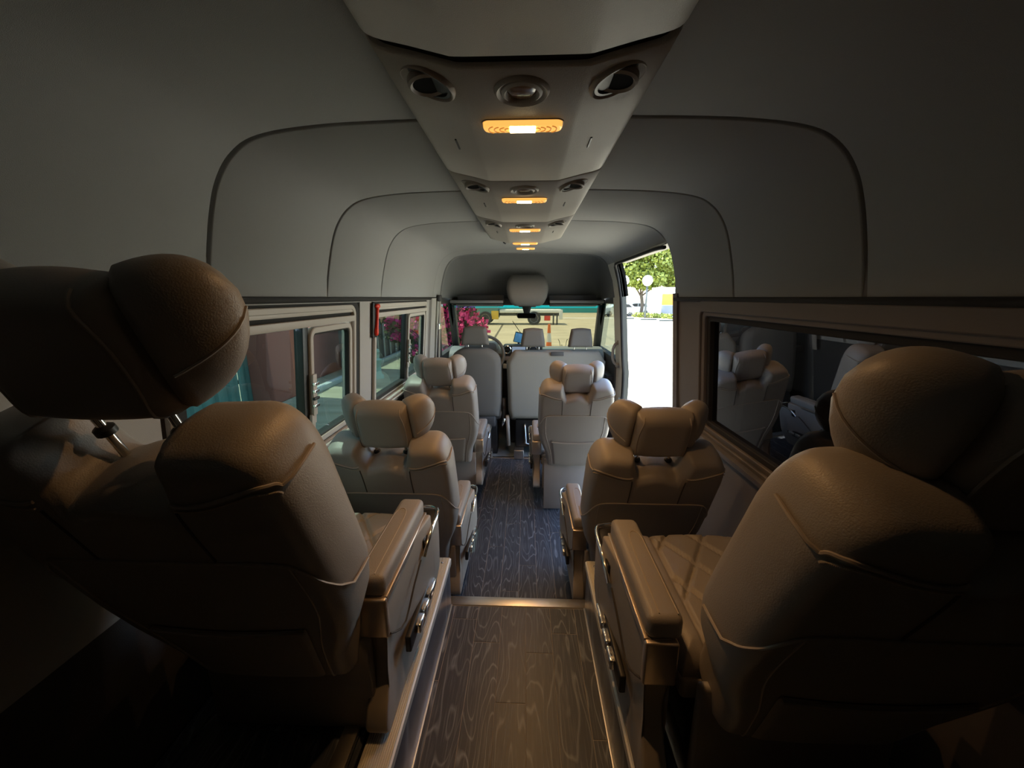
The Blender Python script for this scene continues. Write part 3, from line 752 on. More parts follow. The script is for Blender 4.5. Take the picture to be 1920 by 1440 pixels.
# ============================================================ THE CAB
# roof shell over the cab: sections sinking towards the windscreen header
V, F = [], []; n = len(ARCH); rows = []
for k in range(13):
    t = k / 12; y = 3.74 + .60 * t
    kz = max(0., 1 - t ** 2.4) ** .5; kx = .99 - .05 * math.sin(min(1, t * 3) * math.pi) * .0 + .0 * t
    for x, z in ARCH: V.append((x * (.985 + .0 * t), y, 1.585 + (z - .006 - 1.585) * kz))
for j in range(12):
    for i in range(n - 1): F.append([j * n + i, j * n + i + 1, (j + 1) * n + i + 1, (j + 1) * n + i])
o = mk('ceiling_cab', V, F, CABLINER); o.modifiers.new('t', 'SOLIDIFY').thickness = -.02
tag(o, 'dark bowl-shaped headliner over the driver cab', 'ceiling', kind='structure')

cw = tag(empty('wall_front', (0, 4.3, 0)), 'windscreen surround with dark pillars', 'wall', kind='structure')
def cb(nm, b, mat, bev=.01, fn=None):
    V, F = bbox_geo(*b, bev=bev)
    if fn: V = [fn(v) for v in V]
    return mk(nm, [Vector(v) - Vector((0, 4.3, 0)) for v in V], F, mat, cw, sharp=40)
cb('windscreen_header', (-.84, .84, 4.29, 4.37, 1.552, 1.63), CABDARK, .02)
for s in (-1, 1):
    def lean(v, s=s):
        t = (v.z - 1.0) / .6; return Vector((v.x + s * .05 * (1 - t), v.y + .5 * (1 - t), v.z))
    a, b_ = sorted((s * .79, s * .87)); cb('pillar', (a, b_, 4.27, 4.38, .98, 1.62), CABDARK, .02, lean)
    a, b_ = sorted((s * .845, s * .93)); cb('roof_rail', (a, b_, 3.72, 4.36, 1.57, 1.70), CABDARK, .02)
cb('bulkhead', (-.92, .92, 4.92, 4.97, 0, 1.0), CABDARK, .0)
w4 = tag(empty('window_4', (0, 0, 0)), 'windscreen', 'window', kind='structure')
def wsp(x, t): return (x, 4.335 + .50 * t - .05 * (x / .85) ** 2, 1.572 - .575 * t)
def wsgrid(t0, t1, mat, nm):
    nx = 13; V = [wsp(-.86 + 1.72 * i / (nx - 1), t) for t in np.linspace(t0, t1, 5) for i in range(nx)]
    mk(nm, V, [[j * nx + i, j * nx + i + 1, (j + 1) * nx + i + 1, (j + 1) * nx + i] for j in range(4) for i in range(nx - 1)], mat, w4)
wsgrid(0, .085, GL_BAND, 'shade_band'); wsgrid(.085, 1, GL_WS, 'glass_pane')

for s, nm, lab in ((-1, 'door_2', 'driver door'), (1, 'door_3', 'front passenger door')):
    d = tag(empty(nm, (s * .9, 4.3, 0)), lab + ' beside the cab', 'door', kind='structure'); O = Vector((s * .9, 4.3, 0))
    def db(n_, b, mat, bev=.01):
        x0, x1 = sorted((s * b[0], s * b[1])); V, F = bbox_geo(x0, x1, *b[2:], bev=bev); return mk(n_, [v - O for v in V], F, mat, d, sharp=40)
    db('door_panel', (.88, .96, 3.79, 4.95, 0, 1.04), CABDARK); db('arm_ledge', (.82, .90, 3.85, 4.6, .80, .86), CABDARK)
    V = [(s * .905, 3.79, 1.04), (s * .905, 4.86, 1.04), (s * .86, 4.36, 1.58), (s * .86, 3.79, 1.58)]
    mk('glass_pane', [Vector(v) - O for v in V], [[0, 1, 2, 3]], GL_DOOR, d, smooth=False)
    if s < 0: db('window_post', (.845, .90, 3.74, 3.83, 1.0, 1.62), CABDARK)
cf = box('floor_cab', (-.92, .92, 3.76, 4.95, -.03, .006), CABMAT, bev=0); tag(cf, 'grey rubber floor mat of the cab', 'floor', kind='structure')

# overhead shelf, visors, console, mirror
for s in (-1, 1):
    O = Vector((s * .5, 4.2, 1.6)); side = 'driver' if s < 0 else 'passenger'
    sh = tag(empty('overhead_shelf', O), 'dark open shelf above the windscreen on the %s side' % side, 'shelf')
    def sb(nm, b, mat, bev=.006):
        a, b_ = sorted((s * b[0], s * b[1])); V, F = bbox_geo(a, b_, *b[2:], bev=bev); return mk(nm, [v - O for v in V], F, mat, sh, sharp=40)
    sb('shelf_board', (.24, .79, 4.06, 4.33, 1.588, 1.604), CABDARK); sb('shelf_back', (.24, .74, 4.20, 4.22, 1.60, 1.66), CABDARK)
    sb('shelf_lip', (.24, .79, 4.03, 4.065, 1.577, 1.607), CABLINER)
    v_ = tag(empty('sun_visor', (s * .5, 4.22, 1.556)), 'folded grey sun visor on the %s side of the mirror' % side, 'sun visor')
    V, F = bbox_geo(-.25, .25, -.07, .07, -.010, .006, bev=.006); M = Matrix.Rotation(R(-5), 4, 'X')
    mk('visor_panel', [M @ v for v in V], F, CABLINER, v_, sharp=40)
    tube('visor_arm', [(s * .25, .06, 0), (s * .29, .07, .0), (s * .30, .06, .006)], .006, BLACK, v_)
oc = tag(empty('overhead_console', (.01, 4.02, 1.6)), 'grey console bulging down above the mirror', 'console')
rr = []
for z, w_, y0, y1 in ((.26, .17, .06, .20), (.20, .205, .0, .20), (.12, .215, -.035, .22), (.04, .20, -.05, .24), (-.02, .17, -.04, .26), (-.05, .13, -.005, .26)):
    rr.append([(x, y, z) for x, y in rrect(-w_, w_, y0, y1, .05, 5)])
mk('console_body', *loft_geo(rr), pm('console_plastic', (.15, .148, .142), .7), oc, sharp=60)
V, F = bbox_geo(-.09, .09, .06, .15, -.062, -.046, bev=.006); mk('switch_panel', V, F, BLACK, oc, sharp=40)
mr = tag(empty('rear_view_mirror', (.005, 4.30, 1.44)), 'black rear-view mirror hanging from the windscreen', 'mirror')
prism('mirror_shell', rrect(-.108, .108, -.030, .030, .026), -.012, .022, 'y', BLACK, mr, bev=.006)
prism('mirror_glass', rrect(-.10, .10, -.024, .024, .02), -.0135, -.0115, 'y', pm('mirror_glass', (.5, .5, .5), .02, 1), mr, bev=0)
prism('mirror_mount', [(-.03, .02), (.03, .02), (.055, .11), (-.055, .11)], .01, .05, 'y', BLACK, mr, bev=.005)

# dashboard
da = tag(empty('dashboard', (0, 4.475, 0)), 'black and grey dashboard under the windscreen', 'dashboard')
DASHTOP = pm('dash_top', (.20, .23, .25), .55)
prf = spline([(-.20, .55), (-.27, .70), (-.27, .92), (-.22, 1.03), (-.10, 1.075), (.1, 1.07), (.35, 1.03), (.43, 1.0)], 4) + [(.43, .45), (-.1, .45)]
prism('dash_body', prf, -.86, .86, 'x', DASHTOP, da, bev=.0)
rr = [[(-.50 + x, y, z) for x, z in rrect(-w_, w_, 1.0, 1.0 + h_, .04, 5)] for y, w_, h_ in ((-.20, .17, .14), (-.10, .19, .155), (.05, .18, .12), (.2, .14, .05))]
mk('instrument_hood', *loft_geo(rr), DASHTOP, da, sharp=60)
V, F = bbox_geo(-.255, .18, -.33, -.15, .55, 1.13, bev=.025); mk('centre_stack', V, F, BLACK, da, sharp=40)
for x in (-.205, -.03 + .11):
    M = Matrix.Translation((x, -.325, 1.082)) @ Matrix.Rotation(R(90), 4, 'X')
    v_ = lathe('round_vent', [(.047, 0), (.047, .012), (.040, .016), (.034, .012), (.033, 0)], CHROME, da, 24, M)
    lathe('vent_core', [(.033, .002), (0, .004)], BLACK, v_, 20, M)
    V, F = bbox_geo(x - .03, x + .03, -.345, -.338, 1.079, 1.085); mk('vent_blade', V, F, CABDARK, v_)
V, F = bbox_geo(-.150, -.005, -.342, -.325, 1.05, 1.115, bev=.003); mk('screen', V, F, emat('screen_glow', (.35, .45, .6), .5, (.02, .03, .05)), da)
V, F = bbox_geo(-.25, -.16, -.345, -.32, .965, 1.01, bev=.004); mk('switch_bank', V, F, SHELL, da)
V, F = bbox_geo(-.25, -.15, -.37, -.30, .88, .93, bev=.008); mk('cup_tray', V, F, pm('pale_plastic', (.55, .55, .5), .5), da, sharp=40)
V, F = bbox_geo(-.22, -.02, -.34, -.1, .02, .80, bev=.03); mk('console_lower', V, F, BLACK, da, sharp=40)
gk = lathe('gear_knob', [(.008, 0), (.009, .09), (.026, .10), (.030, .13), (.02, .155), (0, .16)], BLACK, da, 16, Matrix.Translation((-.20, -.335, .78)))
st = tag(empty('steering_wheel', (-.45, 4.03, 1.04)), 'grey steering wheel behind the driver seat', 'steering wheel')
st.rotation_euler = (R(62), 0, 0)
tube('wheel_rim', [(.215 * math.cos(a), .215 * math.sin(a), 0) for a in np.linspace(0, 2 * math.pi, 40, endpoint=False)], .017, pm('wheel_leather', (.22, .24, .25), .4), st, 10, True)
lathe('wheel_hub', [(.075, -.03), (.075, .0), (.06, .02), (0, .028)], CABDARK, st, 24)
for a in (0, 180, 270):
    M = Matrix.Rotation(R(a), 4, 'Z'); V, F = bbox_geo(.05, .195, -.016, .016, -.012, .004, bev=.004); mk('spoke', [M @ v for v in V], F, CABDARK, st)
tube('steering_column', [(0, 0, -.03), (0, -.02, -.22)], .03, BLACK, st, 12)
ph = tag(empty('phone_holder', (-.085, 4.39, 1.076)), 'dash-top phone holder with a blue lit phone and a thin rod', 'phone holder')
lathe('holder_foot', [(.04, 0), (.04, .012), (.015, .03), (.010, .06)], BLACK, ph, 16)
M = Matrix.Translation((0, -.01, .115)) @ Matrix.Rotation(R(18), 4, 'X') @ Matrix.Rotation(R(14), 4, 'Y')
V, F = bbox_geo(-.05, .05, -.006, .006, -.065, .065, bev=.006); mk('phone_body', [M @ v for v in V], F, BLACK, ph, sharp=40)
V, F = bbox_geo(-.043, .043, -.0075, -.006, -.056, .056); mk('phone_screen', [M @ v for v in V], F, emat('phone_glow', (.15, .5, .9), .22, (.05, .15, .3)), ph)
tube('rod', [(.02, 0, .17), (-.07, 0, .30)], .004, BLACK, ph, 6)

# cab seats
def cloth_head(parent, x, y, z, w_, h_):
    P = Pillow(lambda q: float(np.interp(q, [0, .3 * h_, h_], [w_, w_ * .98, w_ * .78])), lambda q: h_ - .8 * q * q, 0, .03, .05, .04, w_, 21, 21)
    h = mk('headrest', *P.geo(lambda a, t, c: (a + x, t + y, c + z)), CLOTHD, parent)
    for t in (-1, 1): tube('headrest_post', [(x + t * w_ * .5, y, z - .05), (x + t * w_ * .5, y, z + .03)], .006, CHROME, h, 8)
ds = tag(empty('driver_seat', (-.495, 3.80, 0)), 'grey cloth driver seat with one headrest', 'seat')
P = Pillow(lambda z: float(np.interp(z, [.42, .6, .95, 1.1, 1.2], [.225, .250, .255, .24, .2])), lambda x: 1.02 + .145 * max(0, 1 - (max(0, abs(x) - .07) / .186) ** 2.2) ** .5, .43, .07, .07, .09, .255, 35, 35, bend=.4)
mk('backrest', *P.geo(lambda x, y, z: (x, y - .10 * (z - .43), z)), CLOTHD, ds)
cloth_head(ds, 0, -.085, 1.185, .135, .185)
Pc = Pillow(lambda z: .25, lambda x: .27, 0, .06, .09, .05, .25, 21, 21); mk('seat_cushion', *Pc.geo(lambda x, t, y: (x, y + .02, .46 + t)), CLOTHD, ds)
box('back_lower', (-.19, .19, -.05, .03, .33, .45), CABDARK, ds, bev=.02); box('seat_box', (-.22, .20, .03, .26, .006, .39), BLACK, ds, bev=.01)
box('floor_bracket', (.10, .15, -.07, .05, .006, .07), ALU, ds, bev=.004)
tube('seat_armrest', [(.27, .02, .62), (.275, .05, .5), (.27, .02, .36)], .022, CABDARK, ds, 10)
tube('belt_buckle_stalk', [(.25, .02, .30), (.28, -.02, .42)], .012, CHROME, ds, 8)
bs = tag(empty('front_bench', (.295, 3.80, 0)), 'grey cloth double passenger bench with two headrests', 'bench seat')
P = Pillow(lambda z: float(np.interp(z, [.42, .5, 1.0, 1.2], [.445, .472, .487, .482])), lambda x: 1.135 - (.11 * smooth(.39, .487, abs(x)) ** 1.6), .42, .05, .06, .09, .487, 45, 35, bend=.0)
mk('backrest', *P.geo(lambda x, y, z: (x, y - .06 * (z - .43), z)), CLOTH, bs)
for x in (-.228, .232): cloth_head(bs, x, -.06, 1.165, .118, .185)
V, F = bbox_geo(-.055, .07, -.112, -.085, 1.085, 1.122, bev=.004); mk('belt_slot', V, F, CABDARK, bs, sharp=40)
Pc = Pillow(lambda z: .47, lambda x: .27, 0, .06, .09, .05, .47, 31, 21); mk('seat_cushion', *Pc.geo(lambda x, t, y: (x, y + .02, .46 + t)), CLOTHD, bs)
box('seat_box', (-.40, .44, .0, .26, .10, .40), BLACK, bs, bev=.012)
tube('storage_handle', [(-.30, -.012, .36), (-.29, -.012, .15), (-.24, -.012, .13), (.0, -.012, .13)], .010, CHROME, bs, 8)
for x in (-.36, .36): box('floor_bracket', (x - .05, x + .05, -.10, .1, .006, .10), ALU, bs, bev=.004)
tube('belt_tube', [(-.47, .0, .12), (-.48, -.01, .45)], .02, SHELL, bs, 10)

# pillar details -------------------------------------------------
hm = tag(empty('emergency_hammer', (-.83, 2.10, 1.42)), 'red emergency hammer in a black holder on the left window pillar', 'hammer')
O = Vector((-.83, 2.10, 1.42))
V, F = bbox_geo(0, .014, -.03, .034, 0, .19, bev=.006); mk('holder', [Vector((v.x - .032 * (v.z / .0 if 0 else 0) + (.0 if 0 else 0) - (wx(v.z + O.z) - .83) + .004, v.y, v.z)) for v in V], F, BLACK, hm, sharp=40)
pts = [(.018 - (wx(z + O.z) - .83) + .006, yy, z) for z, yy in ((.015, .0), (.03, -.004), (.06, .004), (.10, .009), (.14, .010), (.165, .010))]
tube('handle', pts, [.010, .014, .010, .008, .009, .009], RED, hm, 10)
hx = .018 - (wx(.172 + O.z) - .83) + .006
lathe('hammer_head', [(.0, -.028), (.006, -.022), (.012, -.014), (.012, .014), (.006, .022), (0, .028)], RED, hm, 12, Matrix.Translation((hx, .01, .172)) @ Matrix.Rotation(R(90), 4, 'X'))
bl = tag(empty('seat_belt', (-.80, 3.62, 1.6)), 'grey seat belt strap hanging down the pillar behind the driver', 'seat belt')
V, F = bbox_geo(-.003, .003, -.025, .025, -.75, .02); mk('strap', [Vector((v.x - .055 * (-v.z / .75), v.y + .06 * (-v.z), v.z)) for v in V], F, SHELL, bl, smooth=False)
box('belt_anchor', (-.02, .012, -.04, .04, .0, .06), CABDARK, bl, bev=.01); box('belt_slider', (-.035, -.008, -.03, .05, -.26, -.20), CHROME, bl, bev=.006)
p = mk('trim_9', *join(wallgeo(-1, 3.36, 3.52, .95, 1.63, -.022, .02, 5)), TRIM, sharp=40); tag(p, 'grey pillar cover behind the driver seat', 'trim', kind='structure')
gh = tag(empty('grab_handle', (.835, 3.66, 1.0)), 'pale grab handle on the pillar by the open door', 'grab handle')
tube('grip', spline([(.045, 0, .005), (.01, 0, .025), (-.008, 0, .07), (-.010, 0, .13), (-.006, 0, .17), (.01, 0, .205), (.035, 0, .22)], 4), .013, SHELL, gh, 10)
for z in (.005, .22): lathe('handle_foot', [(.022, -.012), (.022, .012), (.014, .016)], SHELL, gh, 14, Matrix.Translation((.04, 0, z)) @ Matrix.Rotation(R(-90), 4, 'Y'))
ld = tag(lathe('door_latch', [(.016, -.01), (.016, .01), (.008, .02), (.008, .04), (0, .042)], CHROME, None, 14, Matrix.Translation((.875, 3.47, .72)) @ Matrix.Rotation(R(90), 4, 'X')), 'small chrome latch pin low on the door pillar', 'latch')

# ============================================================ OUTSIDE
GZ = -.62
PAVE = pm('sunlit_paving', (.46, .42, .30), .9, var=.18, vscale=.6)
def pave_lines():
    m = PAVE; n = m.node_tree.nodes; l = m.node_tree.links; b = n['Principled BSDF']
    tc = n.new('ShaderNodeTexCoord'); wv = n.new('ShaderNodeTexNoise'); mp = n.new('ShaderNodeMapping'); mp.inputs['Scale'].default_value = (.5, 3.5, 1)
    l.new(tc.outputs['Object'], mp.inputs[0]); l.new(mp.outputs[0], wv.inputs[0]); wv.inputs['Scale'].default_value = 1; wv.inputs['Detail'].default_value = 5
    old = b.inputs['Base Color'].links[0].from_socket
    mx = n.new('ShaderNodeMix'); mx.data_type = 'RGBA'; mx.blend_type = 'MULTIPLY'; mx.inputs[0].default_value = .55
    rp = n.new('ShaderNodeValToRGB'); rp.color_ramp.elements[0].position = .35; rp.color_ramp.elements[0].color = (.55, .52, .45, 1); rp.color_ramp.elements[1].position = .6
    l.new(wv.outputs['Fac'], rp.inputs[0]); l.new(old, mx.inputs[6]); l.new(rp.outputs[0], mx.inputs[7]); l.new(mx.outputs[2], b.inputs['Base Color'])
pave_lines()
g = mk('ground', [(-90, -40, GZ), (90, -40, GZ), (90, 140, GZ), (-90, 140, GZ)], [[0, 1, 2, 3]], PAVE, smooth=False); tag(g, 'bright sunlit pavement outside the van', 'ground', kind='structure')
# joint in the paving, running away to the truck
o = mk('trim_10', [(-1.6, 9, GZ + .004), (-1.52, 9, GZ + .004), (-1.9, 33, GZ + .004), (-2.05, 33, GZ + .004)], [[0, 1, 2, 3]], pm('joint_dark', (.10, .09, .06), .9), smooth=False)
tag(o, 'dark joint line in the paving ahead of the windscreen', 'joint', kind='structure')

TEAL = pm('teal_sheet', (.13, .27, .25), .5, var=.12, vscale=2); REDW = pm('red_wall_paint', (.42, .13, .10), .7, var=.1, vscale=1.5)
GREYF = pm('dark_fence_paint', (.055, .065, .06), .6); PALE = pm('pale_fence', (.5, .52, .5), .6); WHITE = pm('white_paint', (.75, .75, .72), .5)
LEAF = pm('leaf_green', (.055, .085, .016), .6, var=.4, vscale=1.2); LEAFY = pm('leaf_yellow_green', (.16, .19, .022), .55, var=.45, vscale=.5)
BRACT = pm('pink_bract', (.82, .05, .27), .6, var=.35, vscale=2); BARK = pm('bark', (.10, .075, .05), .9, bump=.5, bscale=20)

tf = tag(empty('corrugated_fence', (-5.9, 6, GZ)), 'teal corrugated metal fence outside the left window, raised out of view to cast shade', 'fence')  # unseen upper height added so the fence shades the ground
def corr(y0, y1, h):
    n = max(4, int((y1 - y0) / .03)); V, F = [], []
    for i in range(n + 1):
        y = y0 + (y1 - y0) * i / n; x = .035 * (1 if math.sin(y * 2 * math.pi / .30) > .35 else (-1 if math.sin(y * 2 * math.pi / .30) < -.35 else math.sin(y * 2 * math.pi / .30) / .35))
        V += [(x, y - 6, 0), (x, y - 6, h)]
        if i: F.append([2 * i - 2, 2 * i, 2 * i + 1, 2 * i - 1])
    return mk('metal_sheet', V, F, TEAL, tf, smooth=False)
y = -3.0
while y < 9.6:
    if not (7.95 <= y + .01 and y < 8.75): corr(y, y + 1.045, 8.5)
    y += 1.05
for za in (.5, 2.8, 5.2, 7.6):
    V, F = bbox_geo(-.12, -.05, -9, 3.4, za, za + .08); mk('rail', V, F, GREYF, tf, smooth=False)
for nm, b, lab in (('red_column', (-5.85, -5.35, 7.75, 8.55, GZ, 8.2), 'red painted column against the teal metal fence outside, raised out of view for shade'), ('red_wall', (-6.3, -5.9, 9.75, 12.3, GZ, 7.5), 'dark red wall past the end of the teal metal fence, raised out of view for shade')):  # both extended above the window view to shade the ground
    o = box(nm, b, REDW, bev=.03); tag(o, lab, 'wall' if 'wall' in nm else 'column')
o = box('teal_board', (-6.6, -6.5, 12.4, 14.5, GZ, 2.4), TEAL, bev=.01); tag(o, 'plain teal board behind the red wall', 'board')

df = tag(empty('railing_fence', (-5.25, 14, GZ)), 'dark railing fence with pale upright bars behind the pink shrub', 'fence')
V, F = bbox_geo(-.10, -.04, -3.2, 6, 0, 1.5); mk('fence_panel', V, F, GREYF, df, smooth=False)
for k in range(14):
    V, F = bbox_geo(-.03, .02, -3.1 + k * .62, -3.03 + k * .62, 0, 1.55, bev=.008); mk('fence_bar', V, F, PALE, df)
bo = tag(lathe('bollard', [(.17, 0), (.17, .08), (.11, .14), (.10, .45), (.14, .50), (.14, .54), (.07, .58), (.07, .72), (.10, .75), (.09, .82), (0, .86)], pm('pale_green_paint', (.42, .55, .47), .6), None, 18, Matrix.Translation((-4.22, 10.6, GZ))), 'pale green hydrant-shaped bollard on the pavement outside', 'bollard')
kb = box('kerb', (-5.17, -5.0, 8.5, 20, GZ, GZ + .12), PALE, bev=.01); tag(kb, 'pale kerb in front of the railing fence', 'kerb')

def leaves(parent, name, mat, blobs, n, size, flat=.5):
    V, F = [], []
    tot = sum(b[3] * b[4] * b[5] for b in blobs)
    for (cx, cy, cz, rx, ry, rz) in blobs:
        m = int(n * rx * ry * rz / tot) + 1
        d = rng.normal(size=(m, 3)); d /= np.linalg.norm(d, axis=1)[:, None]; rad = rng.uniform(.45, 1.05, m) ** .6
        P = d * rad[:, None] * np.array([rx, ry, rz]) + np.array([cx, cy, cz])
        for p in P:
            a = Vector(rng.normal(size=3)).normalized(); b = a.orthogonal().normalized(); c = a.cross(b); s = size * rng.uniform(.6, 1.3)
            k = len(V); p = Vector(p)
            V += [p - b * s * .5, p + c * s * flat, p + b * s * .5 + a * s * .15, p - c * s * flat]; F.append([k, k + 1, k + 2, k + 3])
    o = mk(name, V, F, mat, parent, smooth=False, recalc=False); o['kind'] = 'stuff'; return o

def bougainvillea(x, y, blobs, n, size, label):
    b = tag(empty('bougainvillea', (x, y, GZ)), label, 'shrub', 'pink flowering shrubs outside')
    leaves(b, 'foliage', LEAF, blobs, n, size * 1.1); leaves(b, 'flowers', BRACT, [(c[0] + .05, c[1] - .1, c[2] + c[5] * .15, c[3] * 1.02, c[4] * 1.02, c[5] * 1.0) for c in blobs], int(n * 1.25), size)
    for k in range(5):
        a = k * 1.3; tube('stem', [(0, 0, 0), (.15 * math.cos(a), .15 * math.sin(a), .5), (.4 * math.cos(a), .4 * math.sin(a), 1.0)], [.04, .03, .012], BARK, b, 6)
    return b
bougainvillea(-1.95, 9.6, [(-.35, 0, 1.55, .75, .5, .75), (.12, 0, 1.80, .60, .5, .62), (.55, -.1, 1.38, .44, .4, .5), (-.2, 0, .8, .7, .5, .6), (.85, -.2, .95, .2, .2, .22)], 2600, .10, 'vivid pink flowering shrub seen through the windscreen')
bougainvillea(-4.0, 13.2, [(0, -1.2, 2.0, .7, .9, .75), (.1, 0, 1.9, .7, .9, .85), (0, 1.2, 2.2, .8, 1, .9), (-.1, -.6, 1.2, .5, .7, .5), (.2, 2.2, 2.1, .9, 1, 1.1), (.2, 2.6, 1.0, .7, 1, .8)], 4200, .13, 'pink and green shrub seen through the left side window')

# flat-bed truck ahead
tk = tag(empty('flatbed_truck', (-.4, 33.5, GZ)), 'white flat-bed truck parked across the road ahead', 'truck')
TYRE = pm('tyre', (.02, .02, .02), .8); YEL = pm('yellow_paint', (.75, .48, .04), .5)
def wheel(parent, x, y, r, w_):
    M = Matrix.Translation((x, y, r)) @ Matrix.Rotation(R(90), 4, 'X')
    t = lathe('wheel', [(r * .6, -w_ / 2), (r * .95, -w_ / 2), (r, -w_ * .3), (r, w_ * .3), (r * .95, w_ / 2), (r * .6, w_ / 2)], TYRE, parent, 28, M)
    lathe('wheel_rim', [(r * .62, -w_ * .3), (r * .62, w_ * .52), (r * .55, w_ * .45), (r * .2, w_ * .25), (r * .15, w_ * .5), (0, w_ * .5)], ALU, t, 24, M)
for x in (-3.0, 1.05): wheel(tk, x, -1.2, .55, .3); wheel(tk, x, 1.0, .55, .3)
V, F = bbox_geo(-1.8, 3.4, -1.2, 1.2, 1.0, 1.22, bev=.02); mk('flat_bed', V, F, WHITE, tk, sharp=40)
V, F = bbox_geo(3.1, 3.4, -1.25, -1.15, .45, 1.25, bev=.02); mk('tail_post', V, F, WHITE, tk, sharp=40)
V, F = bbox_geo(-3.8, 3.2, -.5, -.3, .72, .95, bev=.02); mk('chassis_beam', V, F, GREYF, tk, sharp=40)
prism('cab', [(-4.4, .5), (-1.95, .5), (-1.95, 2.9), (-3.6, 2.9), (-4.35, 1.75)], -1.2, 1.2, 'y', TEAL, tk, bev=.06)
V, F = bbox_geo(-2.5, -1.9, -1.25, -1.1, .45, 1.15, bev=.03); mk('fuel_tank', V, F, YEL, tk, sharp=40)
V, F = bbox_geo(1.9, 2.4, -1.15, -.9, .35, .75, bev=.03); mk('tool_box', V, F, RED, tk, sharp=40)
for x in (2.6, 2.9): V, F = bbox_geo(x, x + .12, -1.1, -1.0, 0, .95); mk('support_leg', V, F, GREYF, tk)
tw = box('teal_wall', (-14, 10.5, 58, 58.4, GZ, 2.2), pm('turquoise_wall', (.05, .36, .36), .7), bev=0); tag(tw, 'long turquoise wall far beyond the truck', 'wall')
wl = mk('trim_11', [(3.0, 43, GZ + .01), (30, 40, GZ + .01), (30, 41.2, GZ + .01), (3.0, 44, GZ + .01)], [[0, 1, 2, 3]], WHITE, smooth=False); tag(wl, 'white painted line across the road ahead', 'line', kind='structure')

tc_ = tag(empty('traffic_cone', (.475, 8, GZ)), 'tall orange and white striped traffic post ahead', 'traffic cone')
V, F = bbox_geo(-.15, .15, -.15, .15, 0, .06, bev=.02); mk('foot', V, F, BLACK, tc_, sharp=40)
ORA = pm('orange_plastic', (.85, .18, .02), .5); hs = np.linspace(.06, 1.72, 10)
for k in range(9):
    r0, r1 = .15 - .125 * (hs[k] / 1.72), .15 - .125 * (hs[k + 1] / 1.72)
    lathe('stripe', [(r0, hs[k]), (r1, hs[k + 1])], ORA if k % 2 == 0 else WHITE, tc_, 16)
pt = tag(empty('spiky_plant', (.79, 8.0, GZ)), 'dark spiky plant beside the striped traffic post', 'plant')
for k in range(11):
    a = k * 2.4; h = 1.0 + .06 * k
    P_ = [(0, 0, 0), (.03 * math.cos(a), .03 * math.sin(a), h * .6), (.09 * math.cos(a), .09 * math.sin(a), h * .85), (.13 * math.cos(a), .13 * math.sin(a), h * .9 + .05 * math.sin(k))]
    tube('leaf', spline(P_, 3), .016, GREYF, pt, 5, flat=.4)

# right side, seen through the open door
def tree(x, y, trunk_h, blobs, n, size, mat, label):
    t = tag(empty('tree', (x, y, GZ)), label, 'tree', 'trees beyond the open door')
    tube('trunk', spline([(0, 0, 0), (.1, 0, trunk_h * .5), (-.1, .1, trunk_h)], 4), .2, BARK, t, 10)
    for k, b in enumerate(blobs): tube('branch', spline([(-.1, .1, trunk_h * .9), (b[0] * .5, b[1] * .5, (trunk_h + b[2]) * .5), (b[0], b[1], b[2] + b[5] * .4)], 3), [.12 - .012 * i for i in range(7)], BARK, t, 6)
    leaves(t, 'crown', mat, blobs, n, size); return t
tree(14.5, 50, 2.6, [(-2.5, 0, 5.6, 2.6, 2.4, 1.9), (1.0, 0, 6.4, 2.8, 2.4, 2.2), (3.8, 0, 5.4, 2.4, 2.2, 2.0), (0, -1, 4.4, 2.6, 2, 1.2), (-1, 0, 8.2, 3.4, 2.4, 1.8)], 11000, .42, LEAFY, 'large yellow-green tree behind the globe lamp')
tree(24, 58, 2.6, [(-2.2, 0, 5.6, 3, 2.4, 2.3), (1.6, 0, 6.6, 3, 2.4, 2.4), (0, 0, 9, 4, 2.6, 2.3)], 9000, .5, LEAFY, 'yellow-green tree above the guard booth')
tree(9, 62, 2.4, [(-1, 0, 5.2, 3, 2.4, 2.1), (2.4, 0, 6.4, 3, 2.4, 2.4), (1, 0, 9, 4, 2.6, 2.3)], 9000, .5, LEAFY, 'yellow-green tree nearest the door pillar')
hv = leaves(None, 'grass_verge', LEAFY, [(12.8 + k * .45, 45.5 - k * .62, GZ + .22, .55, .55, .30) for k in range(18)], 3000, .20); tag(hv, 'low yellow-green verge edging the white forecourt', 'grass', kind='stuff')

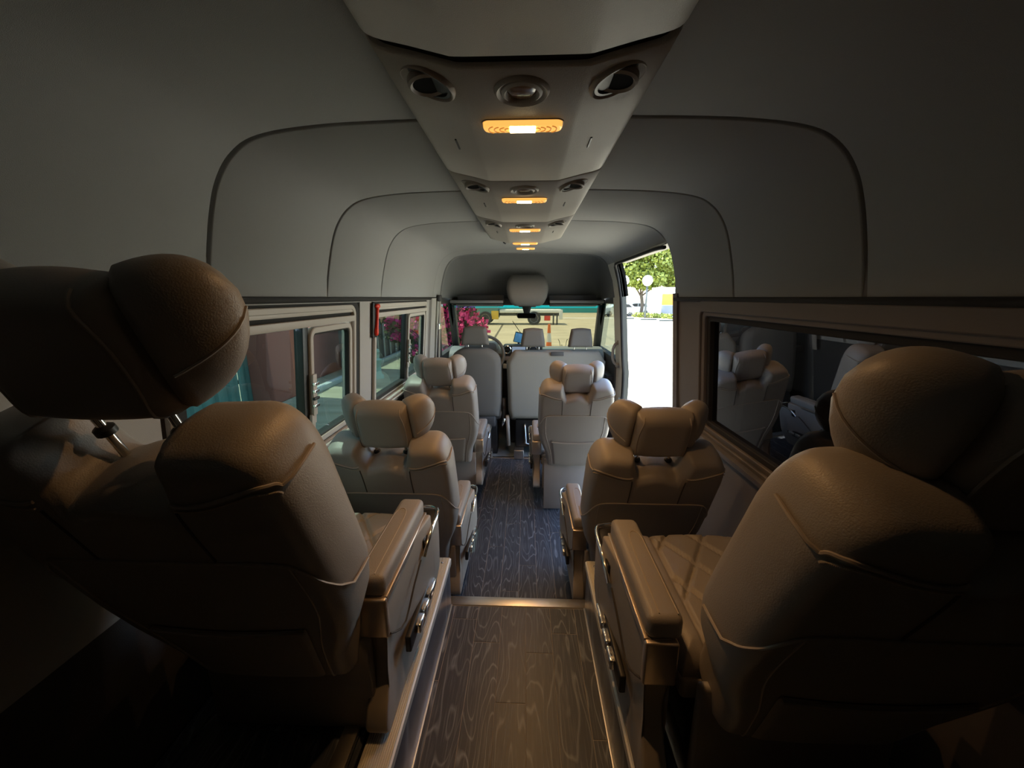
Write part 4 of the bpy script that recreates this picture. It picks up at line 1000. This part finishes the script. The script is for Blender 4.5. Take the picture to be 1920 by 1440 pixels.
bt = tag(empty('guard_booth', (15.7, 44.0, GZ)), 'small pale booth with an orange poster window', 'booth')
def bb(nm, b, mat, bev=.02): V, F = bbox_geo(*b, bev=bev); return mk(nm, V, F, mat, bt, sharp=40)
bb('booth_wall', (-1.0, 1.6, 0, 1.8, 0, 3.1), PALE); bb('booth_roof', (-1.25, 1.9, -.3, 2.1, 3.1, 3.3), WHITE); bb('door_frame', (-.95, .95, -.05, .02, .05, 2.75), WHITE)
bb('lower_panel', (-.75, .75, -.09, -.03, .2, 1.35), pm('grey_panel', (.16, .18, .21), .6)); ps_ = bb('poster_window', (-.75, .75, -.09, -.03, 1.4, 2.6), pm('orange_poster', (.62, .30, .03), .5, var=.5, vscale=3))
bb('side_panel', (.95, 1.6, -.06, .0, .05, 2.9), pm('mint_panel', (.30, .50, .45), .6))
for x, y in ((13.0, 43.2), (10.6, 43.6)):
    lp = tag(empty('globe_lamp', (x, y, GZ)), 'white globe lamp post %s' % ('beside the guard booth' if x > 12 else 'by the door pillar'), 'lamp post', 'globe lamp posts outside')
    tube('lamp_pole', [(0, 0, 0), (0, 0, 3.5)], .10, GREYF, lp, 10); lathe('globe', [(0, 3.4), (.25, 3.46), (.47, 3.7), (.55, 4.0), (.47, 4.3), (.25, 4.5), (0, 4.55)], WHITE, lp, 20)
def car(x, y, rz, body, label):
    c = tag(empty('parked_car', (x, y, GZ), rz), label, 'car', 'white cars parked outside')
    prism('car_body', spline([(-2.1, .35), (-2.15, .75), (-1.9, 1.0), (-1.2, 1.08), (-.6, 1.5), (.2, 1.58), (1.2, 1.52), (1.95, 1.05), (2.15, .9), (2.15, .4)], 3) + [(2.0, .28), (-2.0, .28)], -.85, .85, 'y', body, c, bev=.06)
    for s in (-1, 1):
        prism('side_window', [(-1.0, 1.08), (-.52, 1.42), (.15, 1.48), (.15, 1.08)], s * .84, s * .862, 'y', BLACK, c, bev=0); prism('side_window', [(.22, 1.08), (.22, 1.48), (1.1, 1.43), (1.55, 1.08)], s * .84, s * .862, 'y', BLACK, c, bev=0)
        for xx in (-1.3, 1.3): wheel(c, xx, s * .75, .33, .2)
    return c
car(10.9, 47.5, R(12), WHITE, 'white hatchback parked beyond the forecourt, nearest the door pillar'); car(13.9, 51.5, R(15), WHITE, 'white car half hidden behind the globe lamp')
for k, (x, y) in enumerate(((10.6, 41.6), (12.3, 39.6), (13.6, 37.9))):
    o = box('wheel_stop', (x - .8, x + .8, y - .1, y + .1, GZ, GZ + .14), GREYF, bev=.02, fn=None)
    tag(o, ['low dark wheel stop nearest the door pillar', 'middle low dark wheel stop on the forecourt', 'low dark wheel stop nearest the booth'][k], 'wheel stop', 'wheel stops on the forecourt')
